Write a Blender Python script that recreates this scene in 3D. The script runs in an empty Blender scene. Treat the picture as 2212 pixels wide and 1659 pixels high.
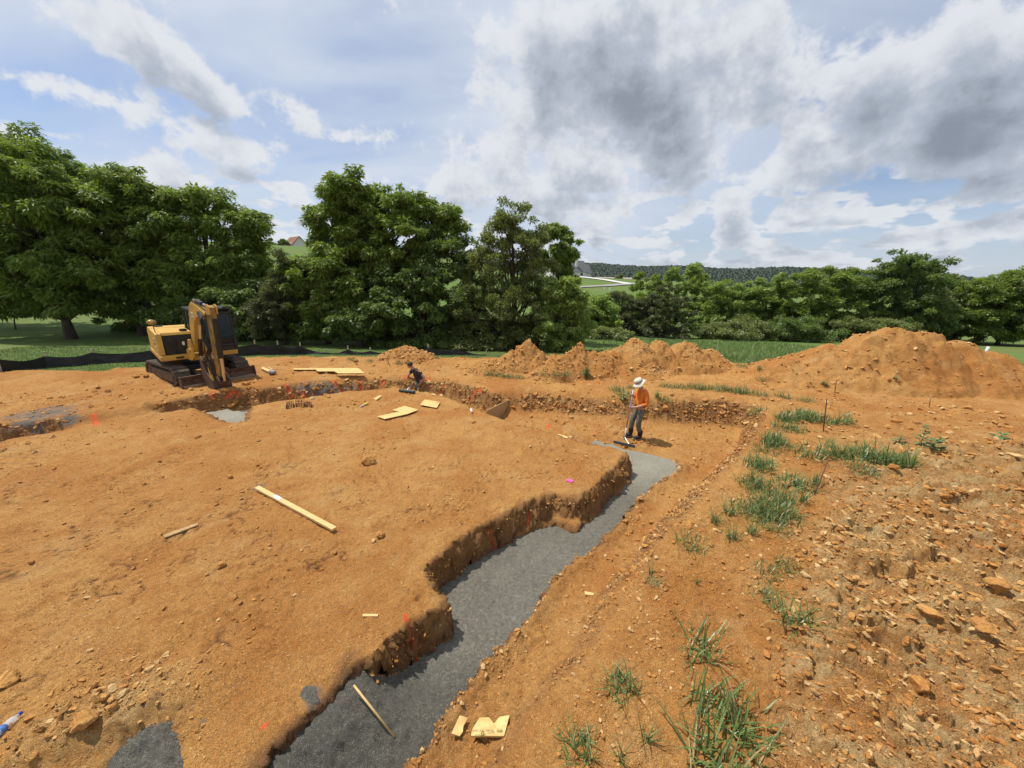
import bpy, bmesh, math, random
import numpy as np
from mathutils import Vector, Matrix, Euler, noise as mnoise

# ------------------------------------------------------------------ camera, light, exposure
scene = bpy.context.scene
COL = scene.collection
R = math.radians
CAM_Z = 4.0
PITCH, ROLL, FPX = 15.5, 1.2, 385.0
cam_data = bpy.data.cameras.new('camera'); cam = bpy.data.objects.new('camera', cam_data); COL.objects.link(cam)
cam_data.sensor_width = 36.0; cam_data.lens = 36.0 * FPX / 1024.0
cam_data.clip_start = 0.05; cam_data.clip_end = 8000
CAM_R = Matrix.Rotation(R(90 - PITCH), 4, 'X') @ Matrix.Rotation(R(ROLL), 4, 'Z')
cam.matrix_world = Matrix.Translation((0, 0, CAM_Z)) @ CAM_R
scene.camera = cam
scene.render.resolution_x, scene.render.resolution_y = 1024, 768
scene.view_settings.view_transform = 'Standard'; scene.view_settings.look = 'None'
scene.view_settings.exposure = 0.1; scene.view_settings.gamma = 1.0
scene.cycles.use_denoising = True
scene.cycles.max_bounces = 6; scene.cycles.transparent_max_bounces = 6
scene.cycles.diffuse_bounces = 3; scene.cycles.glossy_bounces = 2; scene.cycles.transmission_bounces = 4
SUN = Vector((-0.46, 0.20, 1.0)).normalized()
sun_data = bpy.data.lights.new('sun', 'SUN'); sun_data.energy = 4.6; sun_data.angle = R(0.6); sun_data.color = (1.0, 0.955, 0.88)
sun = bpy.data.objects.new('sun', sun_data); COL.objects.link(sun)
sun.rotation_euler = SUN.to_track_quat('Z', 'Y').to_euler(); sun.location = (0, 0, 60)

M3 = CAM_R.to_3x3()
def ray(px, py):
    """direction through a photograph pixel (2212 x 1659 scale)"""
    return (M3 @ Vector(((px / 2212 * 1024 - 512) / FPX, -(py / 1659 * 768 - 384) / FPX, -1.0))).normalized()
def W(px, py, z):
    d = ray(px, py); t = (z - CAM_Z) / d.z
    return (d.x * t, d.y * t)
def at_depth(px, py, y):
    d = ray(px, py); t = y / d.y
    return Vector((d.x * t, y, CAM_Z + d.z * t))

# ------------------------------------------------------------------ node helper
class NB:
    def __init__(s, nt): s.nt = nt
    def n(s, t, ins=None, **kw):
        nd = s.nt.nodes.new(t)
        for k, v in kw.items(): setattr(nd, k, v)
        for k, v in (ins or {}).items():
            sk = nd.inputs[k]
            if hasattr(v, 'is_linked'): s.nt.links.new(v, sk)
            else: sk.default_value = v
        return nd
    def m(s, op, a, b=0.0, c=0.0, clamp=False):
        return s.n('ShaderNodeMath', {0: a, 1: b, 2: c}, operation=op, use_clamp=clamp).outputs[0]
    def vm(s, op, a, b=(0, 0, 0)):
        nd = s.n('ShaderNodeVectorMath', {0: a, 1: b}, operation=op)
        return nd.outputs[1] if op in ('LENGTH', 'DOT_PRODUCT', 'DISTANCE') else nd.outputs[0]
    def mr(s, v, a, b, c=0.0, d=1.0, smooth=True):
        return s.n('ShaderNodeMapRange', {0: v, 1: a, 2: b, 3: c, 4: d}, interpolation_type='SMOOTHSTEP' if smooth else 'LINEAR', clamp=True).outputs[0]
    def noise(s, vec, scale, detail=4, rough=0.55, dist=0.0, col=False):
        nd = s.n('ShaderNodeTexNoise', {'Vector': vec, 'Scale': scale, 'Detail': detail, 'Roughness': rough, 'Distortion': dist})
        return nd.outputs['Color' if col else 0]
    def vor(s, vec, scale, out='Distance', feature='F1'):
        return s.n('ShaderNodeTexVoronoi', {'Vector': vec, 'Scale': scale}, feature=feature).outputs[out]
    def mix(s, f, a, b, blend='MIX'):
        nd = s.n('ShaderNodeMix', data_type='RGBA', blend_type=blend)
        for i, v in ((0, f), (6, a), (7, b)):
            if hasattr(v, 'is_linked'): s.nt.links.new(v, nd.inputs[i])
            else: nd.inputs[i].default_value = v if i == 0 else (tuple(v) + (1,))[:4]
        return nd.outputs[2]
    def link(s, a, b): s.nt.links.new(a, b)

# ------------------------------------------------------------------ sky
world = bpy.data.worlds.new('World'); scene.world = world; world.use_nodes = True
def build_sky():
    nt = world.node_tree; nt.nodes.clear(); b = NB(nt)
    out = b.n('ShaderNodeOutputWorld'); bg = b.n('ShaderNodeBackground'); b.link(bg.outputs[0], out.inputs[0])
    d = b.vm('NORMALIZE', b.n('ShaderNodeTexCoord').outputs['Generated'])
    sky = b.n('ShaderNodeTexSky', sky_type='NISHITA', sun_disc=False, sun_elevation=math.asin(SUN.z),
              sun_rotation=math.atan2(SUN.x, SUN.y), altitude=200, air_density=1.0, dust_density=1.0, ozone_density=1.5)
    sep = b.n('ShaderNodeSeparateXYZ', {0: d}).outputs
    z = b.m('MAXIMUM', sep[2], 0.0)
    def plane(vec, k):
        """a flat cloud deck seen in perspective"""
        zz = b.m('ADD', b.m('MAXIMUM', b.n('ShaderNodeSeparateXYZ', {0: vec}).outputs[2], 0.0), k)
        nd = b.n('ShaderNodeVectorMath', {0: vec}, operation='SCALE'); b.link(b.m('DIVIDE', 1.0, zz), nd.inputs[3])
        return nd.outputs[0]
    # cloud banks: (pixel x, y, half width, half height, tilt deg, strength)
    BL = [(1390, 190, 300, 150, 8, .92), (1440, 290, 130, 75, 10, 1.0), (1250, 380, 190, 90, 20, .72), (1300, 60, 330, 120, 0, .72), (1120, 320, 110, 120, 0, .62),
          (1650, 225, 130, 80, 30, .66), (1770, 330, 150, 70, 14, .8), (1890, 190, 210, 90, 30, .82), (2090, 240, 250, 90, 14, 1.05),
          (2160, 110, 190, 70, 28, .8), (2120, 325, 190, 50, 8, .85), (2150, 420, 120, 30, 8, .75),
          (330, 120, 170, 50, -34, .72), (450, 185, 130, 50, -42, .72), (310, 240, 130, 42, -16, .74), (500, 320, 130, 42, -12, .74),
          (640, 250, 80, 40, -35, .55), (370, 375, 80, 36, -20, .7), (640, 437, 40, 20, 0, .72), (1000, 400, 90, 75, -40, .62), (60, 170, 130, 40, -20, .45),
          (1580, 455, 56, 36, 0, .85), (1750, 470, 110, 34, 8, .75), (2170, 500, 130, 36, 8, .85)]
    maps = []
    for px, py, rx, ry, tilt, amp in BL:
        c = ray(px, py); a = (ray(px + 8, py) - c); v = (ray(px, py - 8) - c); sx, sy = a.length / 8, v.length / 8
        a.normalize(); v = (v - a * v.dot(a)).normalized(); t = R(tilt)
        u = a * math.cos(t) + v * math.sin(t); w = -a * math.sin(t) + v * math.cos(t)
        rot = Matrix((u, w, u.cross(w))).transposed().to_euler()
        maps.append((c, rot, rx * sx * 1.7, ry * sy * 1.9, amp))
    def field(vec, detail):
        f = None
        for c, rot, sx, sy, amp in maps:
            mp = b.n('ShaderNodeMapping', {'Vector': vec, 'Location': c, 'Rotation': rot, 'Scale': (sx, sy, 0.5)}, vector_type='TEXTURE')
            g = b.n('ShaderNodeTexGradient', {0: mp.outputs[0]}, gradient_type='SPHERICAL').outputs[1]
            g = b.m('MULTIPLY', g, amp)
            f = g if f is None else b.m('SMOOTH_MAX', f, g, 0.15)
        # rows of small fair-weather heaps low down, and loose cloud over the rest of the sky
        lo = b.n('ShaderNodeMapping', {'Vector': vec, 'Scale': (9.0, 9.0, 27.0)}).outputs[0]
        zz = b.n('ShaderNodeSeparateXYZ', {0: vec}).outputs[2]
        heap = b.m('MULTIPLY', b.mr(b.noise(lo, 1.0, 3, 0.5), 0.34, 0.66, 0, 0.72), b.mr(zz, 0.27, 0.12))
        yy = b.n('ShaderNodeSeparateXYZ', {0: vec}).outputs[1]
        rest = b.m('MULTIPLY', b.mr(b.noise(plane(vec, 0.2), 0.9, 2, 0.5), 0.42, 0.75, 0, 0.8), b.mr(yy, 0.25, -0.1))
        f = b.m('MAXIMUM', f, b.m('MAXIMUM', heap, rest))
        nz = b.noise(plane(vec, 0.34), 3.6, detail, 0.58, 0.1)
        nl = b.noise(vec, 15.0, detail, 0.62, 0.1)
        nz = b.m('ADD', b.m('MULTIPLY', nz, 0.5), b.m('MULTIPLY', nl, 0.5))
        return b.m('ADD', f, b.m('MULTIPLY', b.m('SUBTRACT', nz, 0.5), 2.3))
    F0 = field(d, 7)
    off = (SUN * 0.7 + Vector((0, 0, 0.9))).normalized() * 0.045
    F1 = field(b.vm('NORMALIZE', b.vm('ADD', d, tuple(off))), 5)
    dens = b.mr(F0, 0.22, 0.44)
    shade = b.mr(F1, 0.10, 1.5, 0, 1.5)
    thick = b.mr(F0, 0.3, 1.7, 0, 1.4)
    sh = b.m('ADD', b.m('MULTIPLY', shade, 0.75), b.m('MULTIPLY', thick, 0.35))
    ccol = b.mix(b.mr(sh, 0, 0.5), (7.3, 7.5, 7.9), (4.4, 4.85, 5.6)); ccol = b.mix(b.mr(sh, 0.36, 1.15), ccol, (2.3, 2.65, 3.15))
    # high veil
    mp = b.n('ShaderNodeMapping', {'Vector': plane(d, 0.3), 'Scale': (0.7, 1.6, 1.0), 'Rotation': (0, 0, R(28))}).outputs[0]
    veil = b.mr(b.noise(mp, 1.1, 5, 0.5, 0.5), 0.22, 0.64)
    veil = b.m('MULTIPLY', veil, b.mr(b.m('SUBTRACT', sep[0], b.m('MULTIPLY', sep[2], 0.5)), 0.62, 0.05, 0.42, 1.0))
    skyc = b.mix(1.0, sky.outputs[0], (0.95, 1.0, 1.12), 'MULTIPLY')
    base = b.mix(b.m('ADD', b.m('MULTIPLY', veil, 0.92), 0.08), skyc, (6.1, 6.7, 7.7))
    base = b.mix(b.mr(z, 0.16, 0.0, 0, 0.42), base, (5.4, 6.2, 7.4))
    fin = b.mix(b.m('MULTIPLY', dens, 0.94), base, ccol)
    b.link(fin, bg.inputs[0]); bg.inputs[1].default_value = 0.1
    world.cycles.sampling_method = 'MANUAL'; world.cycles.sample_map_resolution = 256
build_sky()
# ------------------------------------------------------------------ numpy noise
_rng = np.random.default_rng(7)
_PERM = _rng.permutation(1024); _ANG = _rng.random(1024) * 2 * np.pi
_GX, _GY = np.cos(_ANG), np.sin(_ANG); _RA, _RB, _RC = _rng.random(1024), _rng.random(1024), _rng.random(1024)
def _h(ix, iy, seed): return _PERM[(_PERM[(ix + seed * 131) & 1023] + iy + seed * 57) & 1023]
def perlin(x, y, seed=0):
    xi = np.floor(x).astype(np.int64); yi = np.floor(y).astype(np.int64); fx = x - xi; fy = y - yi
    u = fx * fx * fx * (fx * (fx * 6 - 15) + 10); v = fy * fy * fy * (fy * (fy * 6 - 15) + 10)
    def g(a, c):
        h = _h(xi + a, yi + c, seed); return _GX[h] * (fx - a) + _GY[h] * (fy - c)
    a = g(0, 0); a += u * (g(1, 0) - a); c = g(0, 1); c += u * (g(1, 1) - c)
    return (a + v * (c - a)) * 1.5
def fbm(x, y, o=4, seed=0, gain=0.5):
    s = np.zeros_like(x); a = 1.0; f = 1.0
    for i in range(o):
        s += a * perlin(x * f, y * f, seed + i); a *= gain; f *= 2.03
    return s
def worley(x, y, seed=0):
    """F1, F2, two random numbers of the nearest cell, offset to its centre"""
    xi = np.floor(x).astype(np.int64); yi = np.floor(y).astype(np.int64)
    f1 = np.full(x.shape, 9.0); f2 = np.full(x.shape, 9.0); ra = np.zeros(x.shape); ox = np.zeros(x.shape); oy = np.zeros(x.shape)
    for i in (-1, 0, 1):
        for j in (-1, 0, 1):
            h = _h(xi + i, yi + j, seed)
            dx = xi + i + _RA[h] - x; dy = yi + j + _RB[h] - y; dd = np.sqrt(dx * dx + dy * dy)
            n = dd < f1
            f2 = np.where(n, f1, np.minimum(f2, dd)); ra = np.where(n, _RC[h], ra)
            ox = np.where(n, dx, ox); oy = np.where(n, dy, oy); f1 = np.where(n, dd, f1)
    return f1, f2, ra, ox, oy
def sstep(a, b, x):
    t = np.clip((x - a) / (b - a), 0, 1); return t * t * (3 - 2 * t)
def clods(x, y, size, seed, keep=0.6, stretch=1.0, ang=0.5):
    """broken lumps: separate tilted pieces with crevices between them, height about 0..1"""
    c, s = math.cos(ang), math.sin(ang)
    u = (x * c + y * s) / (size * stretch); v = (-x * s + y * c) / size
    w = fbm(x / size * 0.9, y / size * 0.9, 2, seed + 40) * 0.35
    f1, f2, r, ox, oy = worley(u + w, v - w * 0.7, seed)
    up = sstep(0.0, 0.28, f2 - f1)
    hgt = np.clip((r - (1 - keep)) / keep, 0, 1)
    tilt = (ox * (((r * 37) % 1) - .5) + oy * (((r * 91) % 1) - .5)) * 1.1
    return np.where(r > 1 - keep, up * (0.35 + 0.65 * hgt + tilt), 0.0)

# ------------------------------------------------------------------ distances to polylines
def seg_dist(x, y, pts, closed, zs=None):
    P = list(pts); n = len(P); best = np.full(x.shape, 1e9); bz = np.zeros(x.shape)
    for i in range(n if closed else n - 1):
        ax, ay = P[i][0], P[i][1]; bx_, by_ = P[(i + 1) % n][0], P[(i + 1) % n][1]
        dx, dy = bx_ - ax, by_ - ay; L = dx * dx + dy * dy + 1e-12
        t = np.clip(((x - ax) * dx + (y - ay) * dy) / L, 0, 1)
        ex = x - ax - t * dx; ey = y - ay - t * dy; dd = ex * ex + ey * ey
        n_ = dd < best; best = np.where(n_, dd, best)
        if zs is not None: bz = np.where(n_, zs[i] + (zs[(i + 1) % n] - zs[i]) * t, bz)
    return np.sqrt(best), bz
def inside(x, y, pts):
    c = np.zeros(x.shape, bool); n = len(pts)
    for i in range(n):
        ax, ay = pts[i][0], pts[i][1]; bx_, by_ = pts[(i + 1) % n][0], pts[(i + 1) % n][1]
        if ay == by_: continue
        c ^= ((ay > y) != (by_ > y)) & (x < (bx_ - ax) * (y - ay) / (by_ - ay) + ax)
    return c
def sdf(x, y, pts):
    d, _ = seg_dist(x, y, pts, True); return np.where(inside(x, y, pts), -d, d)
# ------------------------------------------------------------------ ground shape
def Wl(pts, z): return [W(px, py, z) for px, py in pts]
CONC_Z = -0.50
PAD_BACK = [(-150, 975), (0, 950), (100, 932), (190, 918), (280, 900), (360, 888), (432, 877), (437, 889), (487, 908), (536, 904), (540, 874), (600, 863), (660, 857),
            (760, 841), (850, 834), (900, 839), (960, 853), (1030, 880), (1060, 893), (1120, 914), (1200, 936), (1285, 957)]
PAD_SIDE = [(1330, 968), (1373, 984), (1366, 1000), (1340, 1024), (1310, 1040), (1300, 1062), (1252, 1100), (1190, 1086), (1150, 1101), (1060, 1137), (1000, 1166), (950, 1200), (905, 1237),
            (945, 1278), (986, 1318), (940, 1330), (890, 1325), (868, 1365), (835, 1405), (781, 1440), (737, 1490), (690, 1532), (620, 1592), (545, 1665)]
pad_back = Wl(PAD_BACK, 0.0); pad_side = Wl(PAD_SIDE, 0.0)
PAD = [(-30, 6)] + pad_back + pad_side + [(-1.2, -1.0), (-30, -1.0)]
T1_LEFT = [(1290, 955), (1310, 966), (1345, 978), (1371, 990), (1373, 996), (1352, 1024), (1325, 1062), (1290, 1095), (1255, 1120), (1225, 1126), (1190, 1116), (1130, 1142), (1060, 1187), (1000, 1232),
           (955, 1277), (987, 1337), (955, 1382), (900, 1436), (815, 1512), (790, 1490), (764, 1480), (737, 1522), (704, 1540), (637, 1600), (570, 1668)]
T1_RIGHT = [(830, 1668), (880, 1620), (915, 1575), (945, 1530), (985, 1470), (1040, 1410), (1085, 1372), (1125, 1322), (1150, 1290), (1175, 1255), (1205, 1215), (1250, 1185), (1290, 1155), (1330, 1112), (1362, 1080),
            (1385, 1055), (1430, 1022), (1462, 1003), (1466, 990), (1445, 976), (1400, 964), (1345, 955), (1322, 944), (1305, 944)]
T1_LZ = [CONC_Z] * 18 + [-.45, -.36, -.30, -.18, -.14, -.10, -.10]
t1_left = [W(p[0], p[1], z) for p, z in zip(T1_LEFT, T1_LZ)]
heap_line = t1_left[20:]
def conc_z(x, y):
    d, _ = seg_dist(x, y, heap_line, False); return CONC_Z + 0.40 * np.exp(-(d / 0.42) ** 2)
t1_right = Wl(T1_RIGHT, CONC_Z + 0.26)
T1 = t1_left + [(-1.1, 0.2), (0.2, 0.2)] + t1_right
def offset(pts, d):
    """shift a polyline sideways (to its right)"""
    o = []
    for i, p in enumerate(pts):
        a = pts[max(i - 1, 0)]; c = pts[min(i + 1, len(pts) - 1)]
        tx, ty = c[0] - a[0], c[1] - a[1]; l = math.hypot(tx, ty) or 1; o.append((p[0] + ty / l * d, p[1] - tx / l * d))
    return o
lip_r = offset(t1_right[:-5], 0.08)
FAR_LIP = [(-150, 935), (0, 918), (160, 900), (300, 877), (420, 856), (470, 847), (500, 842), (530, 838), (560, 838), (640, 828), (700, 821), (760, 818), (850, 815), (890, 815), (960, 822), (1030, 838), (1065, 850)]
far_lip = Wl(FAR_LIP, 0.25)
RIM = [(1100, 832), (1206, 833), (1330, 838), (1468, 847), (1593, 852), (1650, 860), (1676, 880), (1668, 930), (1655, 965), (1615, 1035), (1545, 1120), (1500, 1190), (1440, 1300), (1400, 1400), (1330, 1500), (1260, 1600), (1200, 1668)]
RIMZ = [0.3, 0.34, 0.38, 0.42, 0.45, 0.5, 0.55, 0.55, 0.52, 0.45, 0.35, 0.28, 0.15, 0.1, 0.05, 0.0, 0.0]
rim = [W(p[0], p[1], z) for p, z in zip(RIM, RIMZ)]
BACK = [(-30, 7.5)] + far_lip + rim[:7] + [(40, rim[6][1] - 0.4), (40, 90), (-60, 90), (-60, 7.5)]
RIGHT = rim[6:] + [(1.2, -1), (40, -1), (40, rim[6][1] - 0.3)]
PIT = Wl([(1150, 902), (1230, 912), (1320, 922), (1420, 930), (1520, 925), (1590, 935), (1560, 985), (1500, 1010), (1475, 985), (1440, 965), (1345, 945), (1310, 932)], -0.48)
bed2_in = offset(pad_back, -0.13)
bed2_out = Wl([(-150, 940), (0, 924), (160, 906), (300, 883), (420, 862), (470, 853), (530, 845), (640, 836), (760, 826), (890, 822), (960, 828), (1030, 846), (1090, 866), (1200, 902), (1300, 936)], 0.15)
BED2 = bed2_in + bed2_out[::-1]

def z_back(x, y):
    """ground outside the dig: level by the pad, lawn beyond, falling away to the right, hills far off"""
    z = 0.25 + 0 * x
    z = z + 0.16 * sstep(2, 9, x) * sstep(9, 12, y)
    r = sstep(-1, 14, x - 0.06 * (y - 18))
    z = z - 0.5 * sstep(17.5, 24, y) * (1 - r)
    z = z - r * 0.115 * np.clip(y - 19.5, 0, 62) * (1 - 0.25 * sstep(25, 60, y))
    return z
def macro(x, y):
    feats = []
    def poly(P, zf):
        feats.append((np.maximum(sdf(x, y, P), 0), zf))
    poly(PAD, 0.0 * x + 0.02 * perlin(x * .5, y * .5, 3)); poly(T1, conc_z(x, y) - 0.25); poly(BACK, z_back(x, y)); poly(RIGHT, z_right(x, y)); poly(PIT, 0 * x - 0.48); poly(BED2, 0 * x - 0.42)
    d, z = seg_dist(x, y, lip_r, False, [CONC_Z + 0.30] * len(lip_r)); feats.append((d + 0.02, z))
    num = np.zeros_like(x); den = np.zeros_like(x)
    for d, z in feats:
        w = 1.0 / (d + 1e-4) ** 2.6; num += w * z; den += w
    return num / den
def z_right(x, y):
    d, z = seg_dist(x, y, rim[6:], False, RIMZ[6:])
    return np.maximum(z, 0.0) + 0.30 * sstep(0, 3.5, d) * sstep(9.5, 6, y) + 0.06 * np.clip(d - 2, 0, 6) * sstep(9, 5, y)
mound_c = W(230, 1545, 0.1)
def bumps(x, y):
    z = 0 * x
    # spoil heap by the near left corner
    c, s = math.cos(0.62), math.sin(0.62); cx, cy = W(215, 1560, 0.1); u = (x - cx) * c + (y - cy) * s; v = -(x - cx) * s + (y - cy) * c
    z = z + 0.24 * np.exp(-(u / 1.0) ** 2 - (v / 0.34) ** 2)
    cx, cy = W(60, 1500, 0); z = z + 0.1 * np.exp(-((x - cx) ** 2 + (y - cy) ** 2) / 0.5)
    cx, cy = W(330, 1640, 0); z = z - 0.12 * np.exp(-((x - cx) ** 2 + (y - cy) ** 2) / 0.10)
    # ridge of pushed-up earth before the lawn, behind the excavator and the boards
    z = z + 0.24 * np.exp(-((y - (16.4 + 0.04 * x)) / 0.8) ** 2) * sstep(-10, -7, x) * sstep(6, 3, x)
    z = z + 0.18 * np.exp(-((y - (13.3 + 0.06 * (x + 15))) / 0.6) ** 2) * sstep(-11.5, -13, x)
    return z
DIRT = [W(px, py, 0.25) for px, py in [(-200, 825), (0, 812), (60, 806), (110, 803), (150, 806), (210, 803), (250, 797), (330, 789), (420, 784), (520, 775), (600, 771), (700, 770), (800, 770)]] + \
       [(-1.0, 18.2), (3, 18.6), (7, 18.0), (11, 17.3), (14.5, 15.5), (19, 13.8), (40, 11.5), (40, -2), (-40, -2), (-40, 11)]
PAINT = [((203, 897), (207, 918)), ((462, 845), (458, 862)), ((492, 856), (503, 846)), ((503, 846), (516, 848)), ((617, 833), (624, 842)), ((624, 842), (629, 854)), ((652, 855), (660, 856)), ((720, 822), (728, 832)), ((776, 824), (780, 838)),
         ((824, 821), (830, 829)), ((876, 813), (884, 813)), ((912, 820), (930, 819)), ((962, 834), (950, 850)), ((1030, 840), (1018, 860)), ((1030, 840), (1042, 841)),
         ((1142, 1112), (1139, 1128)), ((1055, 1145), (1066, 1190)), ((876, 1330), (884, 1370)), ((884, 1370), (898, 1420)), ((988, 1466), (1006, 1466)), ((566, 1572), (574, 1566)), ((1182, 925), (1186, 917)), ((1285, 935), (1292, 932)), ((733, 846), (738, 846))]
GREYS = [(95, 893, 60, 12), (150, 905, 30, 12), (60, 915, 50, 8), (700, 838, 70, 12), (680, 1500, 16, 22), (560, 1055, 14, 8), (440, 1560, 8, 6)]

def axis(lo, hi, c0, base, grow):
    v = [0.0]; x = 0.0
    while x < max(hi, -lo) + 1e-6:
        x += max(base, grow * (x - c0) + base); v.append(x)
    v = np.array(v); return np.concatenate([-v[1:][::-1][v[1:][::-1] <= -lo], v[v <= hi]])
gx = axis(-23, 23, 4.2, 0.024, 0.006)
gy_ = [0.9]
while gy_[-1] < 21: gy_.append(gy_[-1] + max(0.022, 0.006 * (gy_[-1])))
gy = np.array(gy_)
X, Y = np.meshgrid(gx, gy); NX, NY = len(gx), len(gy)
fx, fy = X.ravel(), Y.ravel()
# wobble the outlines so no edge runs ruler-straight
wx = fx + 0.045 * fbm(fx * 2.2, fy * 2.2, 3, 11); wy = fy + 0.045 * fbm(fx * 2.2, fy * 2.2, 3, 21)
zm = macro(wx, wy) + bumps(fx, fy)
zg = zm.reshape(NY, NX)
def blur(a, k):
    for ax in (0, 1):
        p = np.pad(a, [(k, k) if i == ax else (0, 0) for i in (0, 1)], mode='edge'); c = np.cumsum(p, axis=ax); c = np.concatenate([np.zeros_like(np.take(c, [0], ax)), c], ax)
        n = a.shape[ax]; w = 2 * k + 1
        a = (np.take(c, np.arange(w, n + w), ax) - np.take(c, np.arange(0, n), ax)) / w
    return a
zg = blur(blur(zg, 2), 2); zm = zg.ravel()
slope = np.hypot(np.gradient(zg, gx, axis=1), np.gradient(zg, gy, axis=0)).ravel()
dirt_d = sdf(wx + 0.5 * fbm(fx * .9, fy * .9, 3, 71), wy + 0.25 * fbm(fx * 1.5, fy * 1.5, 3, 72), DIRT)
grassm = sstep(-0.12, 0.12, dirt_d)
dpad = sdf(wx, wy, PAD); dright = sdf(wx, wy, RIGHT); dback = sdf(wx, wy, BACK)
dt1 = sdf(wx, wy, T1)
patch = sstep(0.0, 0.55, fbm(fx * .45, fy * .45, 3, 33))
# how broken the surface is: 0 walked flat .. 1 loose rubble
rub = 0.16 + 0.22 * patch
rub = np.maximum(rub, 0.85 * sstep(0.25, 1.1, slope))
rub = np.maximum(rub, np.where(dpad < 0, 0, 0.5) * sstep(0.0, 0.6, dpad) * (fy < 12))
rub = np.maximum(rub, sstep(0.3, 1.6, -dright) * (0.55 + 0.45 * sstep(9.5, 6, fy)))
rub = np.maximum(rub, 0.5 * sstep(0.0, 1.0, -dback) * (0.6 + 0.4 * patch))
cx, cy = W(215, 1560, 0.1); rub = np.maximum(rub, 0.85 * np.exp(-((fx - cx) ** 2 + (fy - cy) ** 2) / 0.7))
rub *= 1 - grassm
far = sstep(6, 14, np.hypot(fx, fy))
a_big = clods(fx, fy, 0.30, 5, 0.5, 1.9, -0.5); a_mid = clods(fx, fy, 0.14, 6, 0.6, 1.7, -0.5); a_sm = clods(fx, fy, 0.075, 8, 0.6, 1.2, -0.4)
a_xs = clods(fx, fy, 0.04, 9, 0.5)
rb2 = np.clip(rub, 0, 1) ** 1.3
zr = 1 + 0.45 * sstep(0.8, 2.2, -dright) * sstep(10, 7.5, fy)
det = zr * rb2 * (0.11 * a_big * sstep(.5, 1, rub) + 0.062 * a_mid + 0.036 * a_sm + 0.014 * a_xs) - 0.03 * rb2
det = det + (1 - grassm) * (0.010 * fbm(fx * 2.6, fy * 2.6, 4, 51) + 0.006 * fbm(fx * 12, fy * 12, 3, 61) + 0.013 * a_sm * (0.35 + patch) + 0.006 * a_xs + 0.016 * (1 - rub) * a_mid * sstep(.62, .8, fbm(fx * .8, fy * .8, 2, 90) + .5) * 2)
det = det + 0.025 * fbm(fx * .9, fy * .9, 3, 55)
# drying cracks on the pad
f1, f2, *_r = worley(fx * 1.5 + .5 * fbm(fx * 2, fy * 2, 3, 81), fy * 1.5 + .5 * fbm(fx * 2, fy * 2, 3, 82), 31)
crack = sstep(0.05, 0.012, f2 - f1) * sstep(-0.1, 0.35, fbm(fx * .7, fy * .7, 2, 85)) * (dpad < -0.2) * sstep(9, 7, fy)
det = det - 0.022 * crack
# walls: broken ledges, also pushed sideways by the height noise
wall = sstep(0.5, 1.6, slope)
det = det + wall * 0.05 * fbm(fx * 5, fy * 5, 3, 95)
zfin = zm + det * np.where(dt1 < -0.05, 0.2, 1.0)
paint = np.zeros_like(fx); grey = np.zeros_like(fx)
def ground_z(x, y):
    j = min(max(np.searchsorted(gx, x) - 1, 0), NX - 2); i = min(max(np.searchsorted(gy, y) - 1, 0), NY - 2)
    u = (x - gx[j]) / (gx[j + 1] - gx[j]); v = (y - gy[i]) / (gy[i + 1] - gy[i]); u = min(max(u, 0), 1); v = min(max(v, 0), 1)
    return float((ZG[i, j] * (1 - u) + ZG[i, j + 1] * u) * (1 - v) + (ZG[i + 1, j] * (1 - u) + ZG[i + 1, j + 1] * u) * v)
ZG = zfin.reshape(NY, NX)
def ground_many(x, y):
    j = np.clip(np.searchsorted(gx, x) - 1, 0, NX - 2); i = np.clip(np.searchsorted(gy, y) - 1, 0, NY - 2)
    u = np.clip((x - gx[j]) / (gx[j + 1] - gx[j]), 0, 1); v = np.clip((y - gy[i]) / (gy[i + 1] - gy[i]), 0, 1)
    return (ZG[i, j] * (1 - u) + ZG[i, j + 1] * u) * (1 - v) + (ZG[i + 1, j] * (1 - u) + ZG[i + 1, j + 1] * u) * v
def onground(px, py):
    """where the line of sight through a photograph pixel meets the ground"""
    d = ray(px, py); t = 1.5; o = Vector((0, 0, CAM_Z))
    while t < 40:
        p = o + d * t
        if p.z < ground_z(p.x, p.y):
            lo, hi = t - 0.06, t
            for _ in range(12):
                mid = (lo + hi) / 2; p = o + d * mid
                if p.z < ground_z(p.x, p.y): hi = mid
                else: lo = mid
            return o + d * hi
        t += 0.06
    return o + d * 20
for (a, c) in PAINT:
    A, B = onground(*a), onground(*c)
    m = (np.abs(fx - A.x) < 3) & (np.abs(fy - A.y) < 3); idx = np.nonzero(m)[0]
    dd, _ = seg_dist(fx[idx], fy[idx], [(A.x, A.y), (B.x, B.y)], False)
    wd = 0.012 + 0.0022 * math.hypot(A.x, A.y)
    paint[idx] = np.maximum(paint[idx], sstep(wd * 1.25, wd * 0.55, dd + 0.5 * wd * fbm(fx[idx] * 14, fy[idx] * 14, 2, 99)))
for px, py, rx, ry in GREYS:
    A = onground(px, py); B = onground(px + rx, py); C_ = onground(px, py - ry)
    u = np.array([B.x - A.x, B.y - A.y]); v = np.array([C_.x - A.x, C_.y - A.y]); lu = max(np.linalg.norm(u), .02); lv = max(min(np.linalg.norm(v), 1.2), .02); u = u / lu
    dx, dy = fx - A.x, fy - A.y; a = (dx * u[0] + dy * u[1]) / lu; c = (-dx * u[1] + dy * u[0]) / lv
    grey = np.maximum(grey, sstep(1.15, 0.3, np.sqrt(a * a + c * c) + 0.7 * fbm(fx * 5, fy * 5, 3, 44)))
damp = sstep(0.22, 0.0, np.abs(zfin - conc_z(fx, fy)) + 0.05 * perlin(fx * 9, fy * 9, 66)) * sstep(0.35, 0.1, np.maximum(dt1, 0)) * (dt1 > -0.1)

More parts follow.
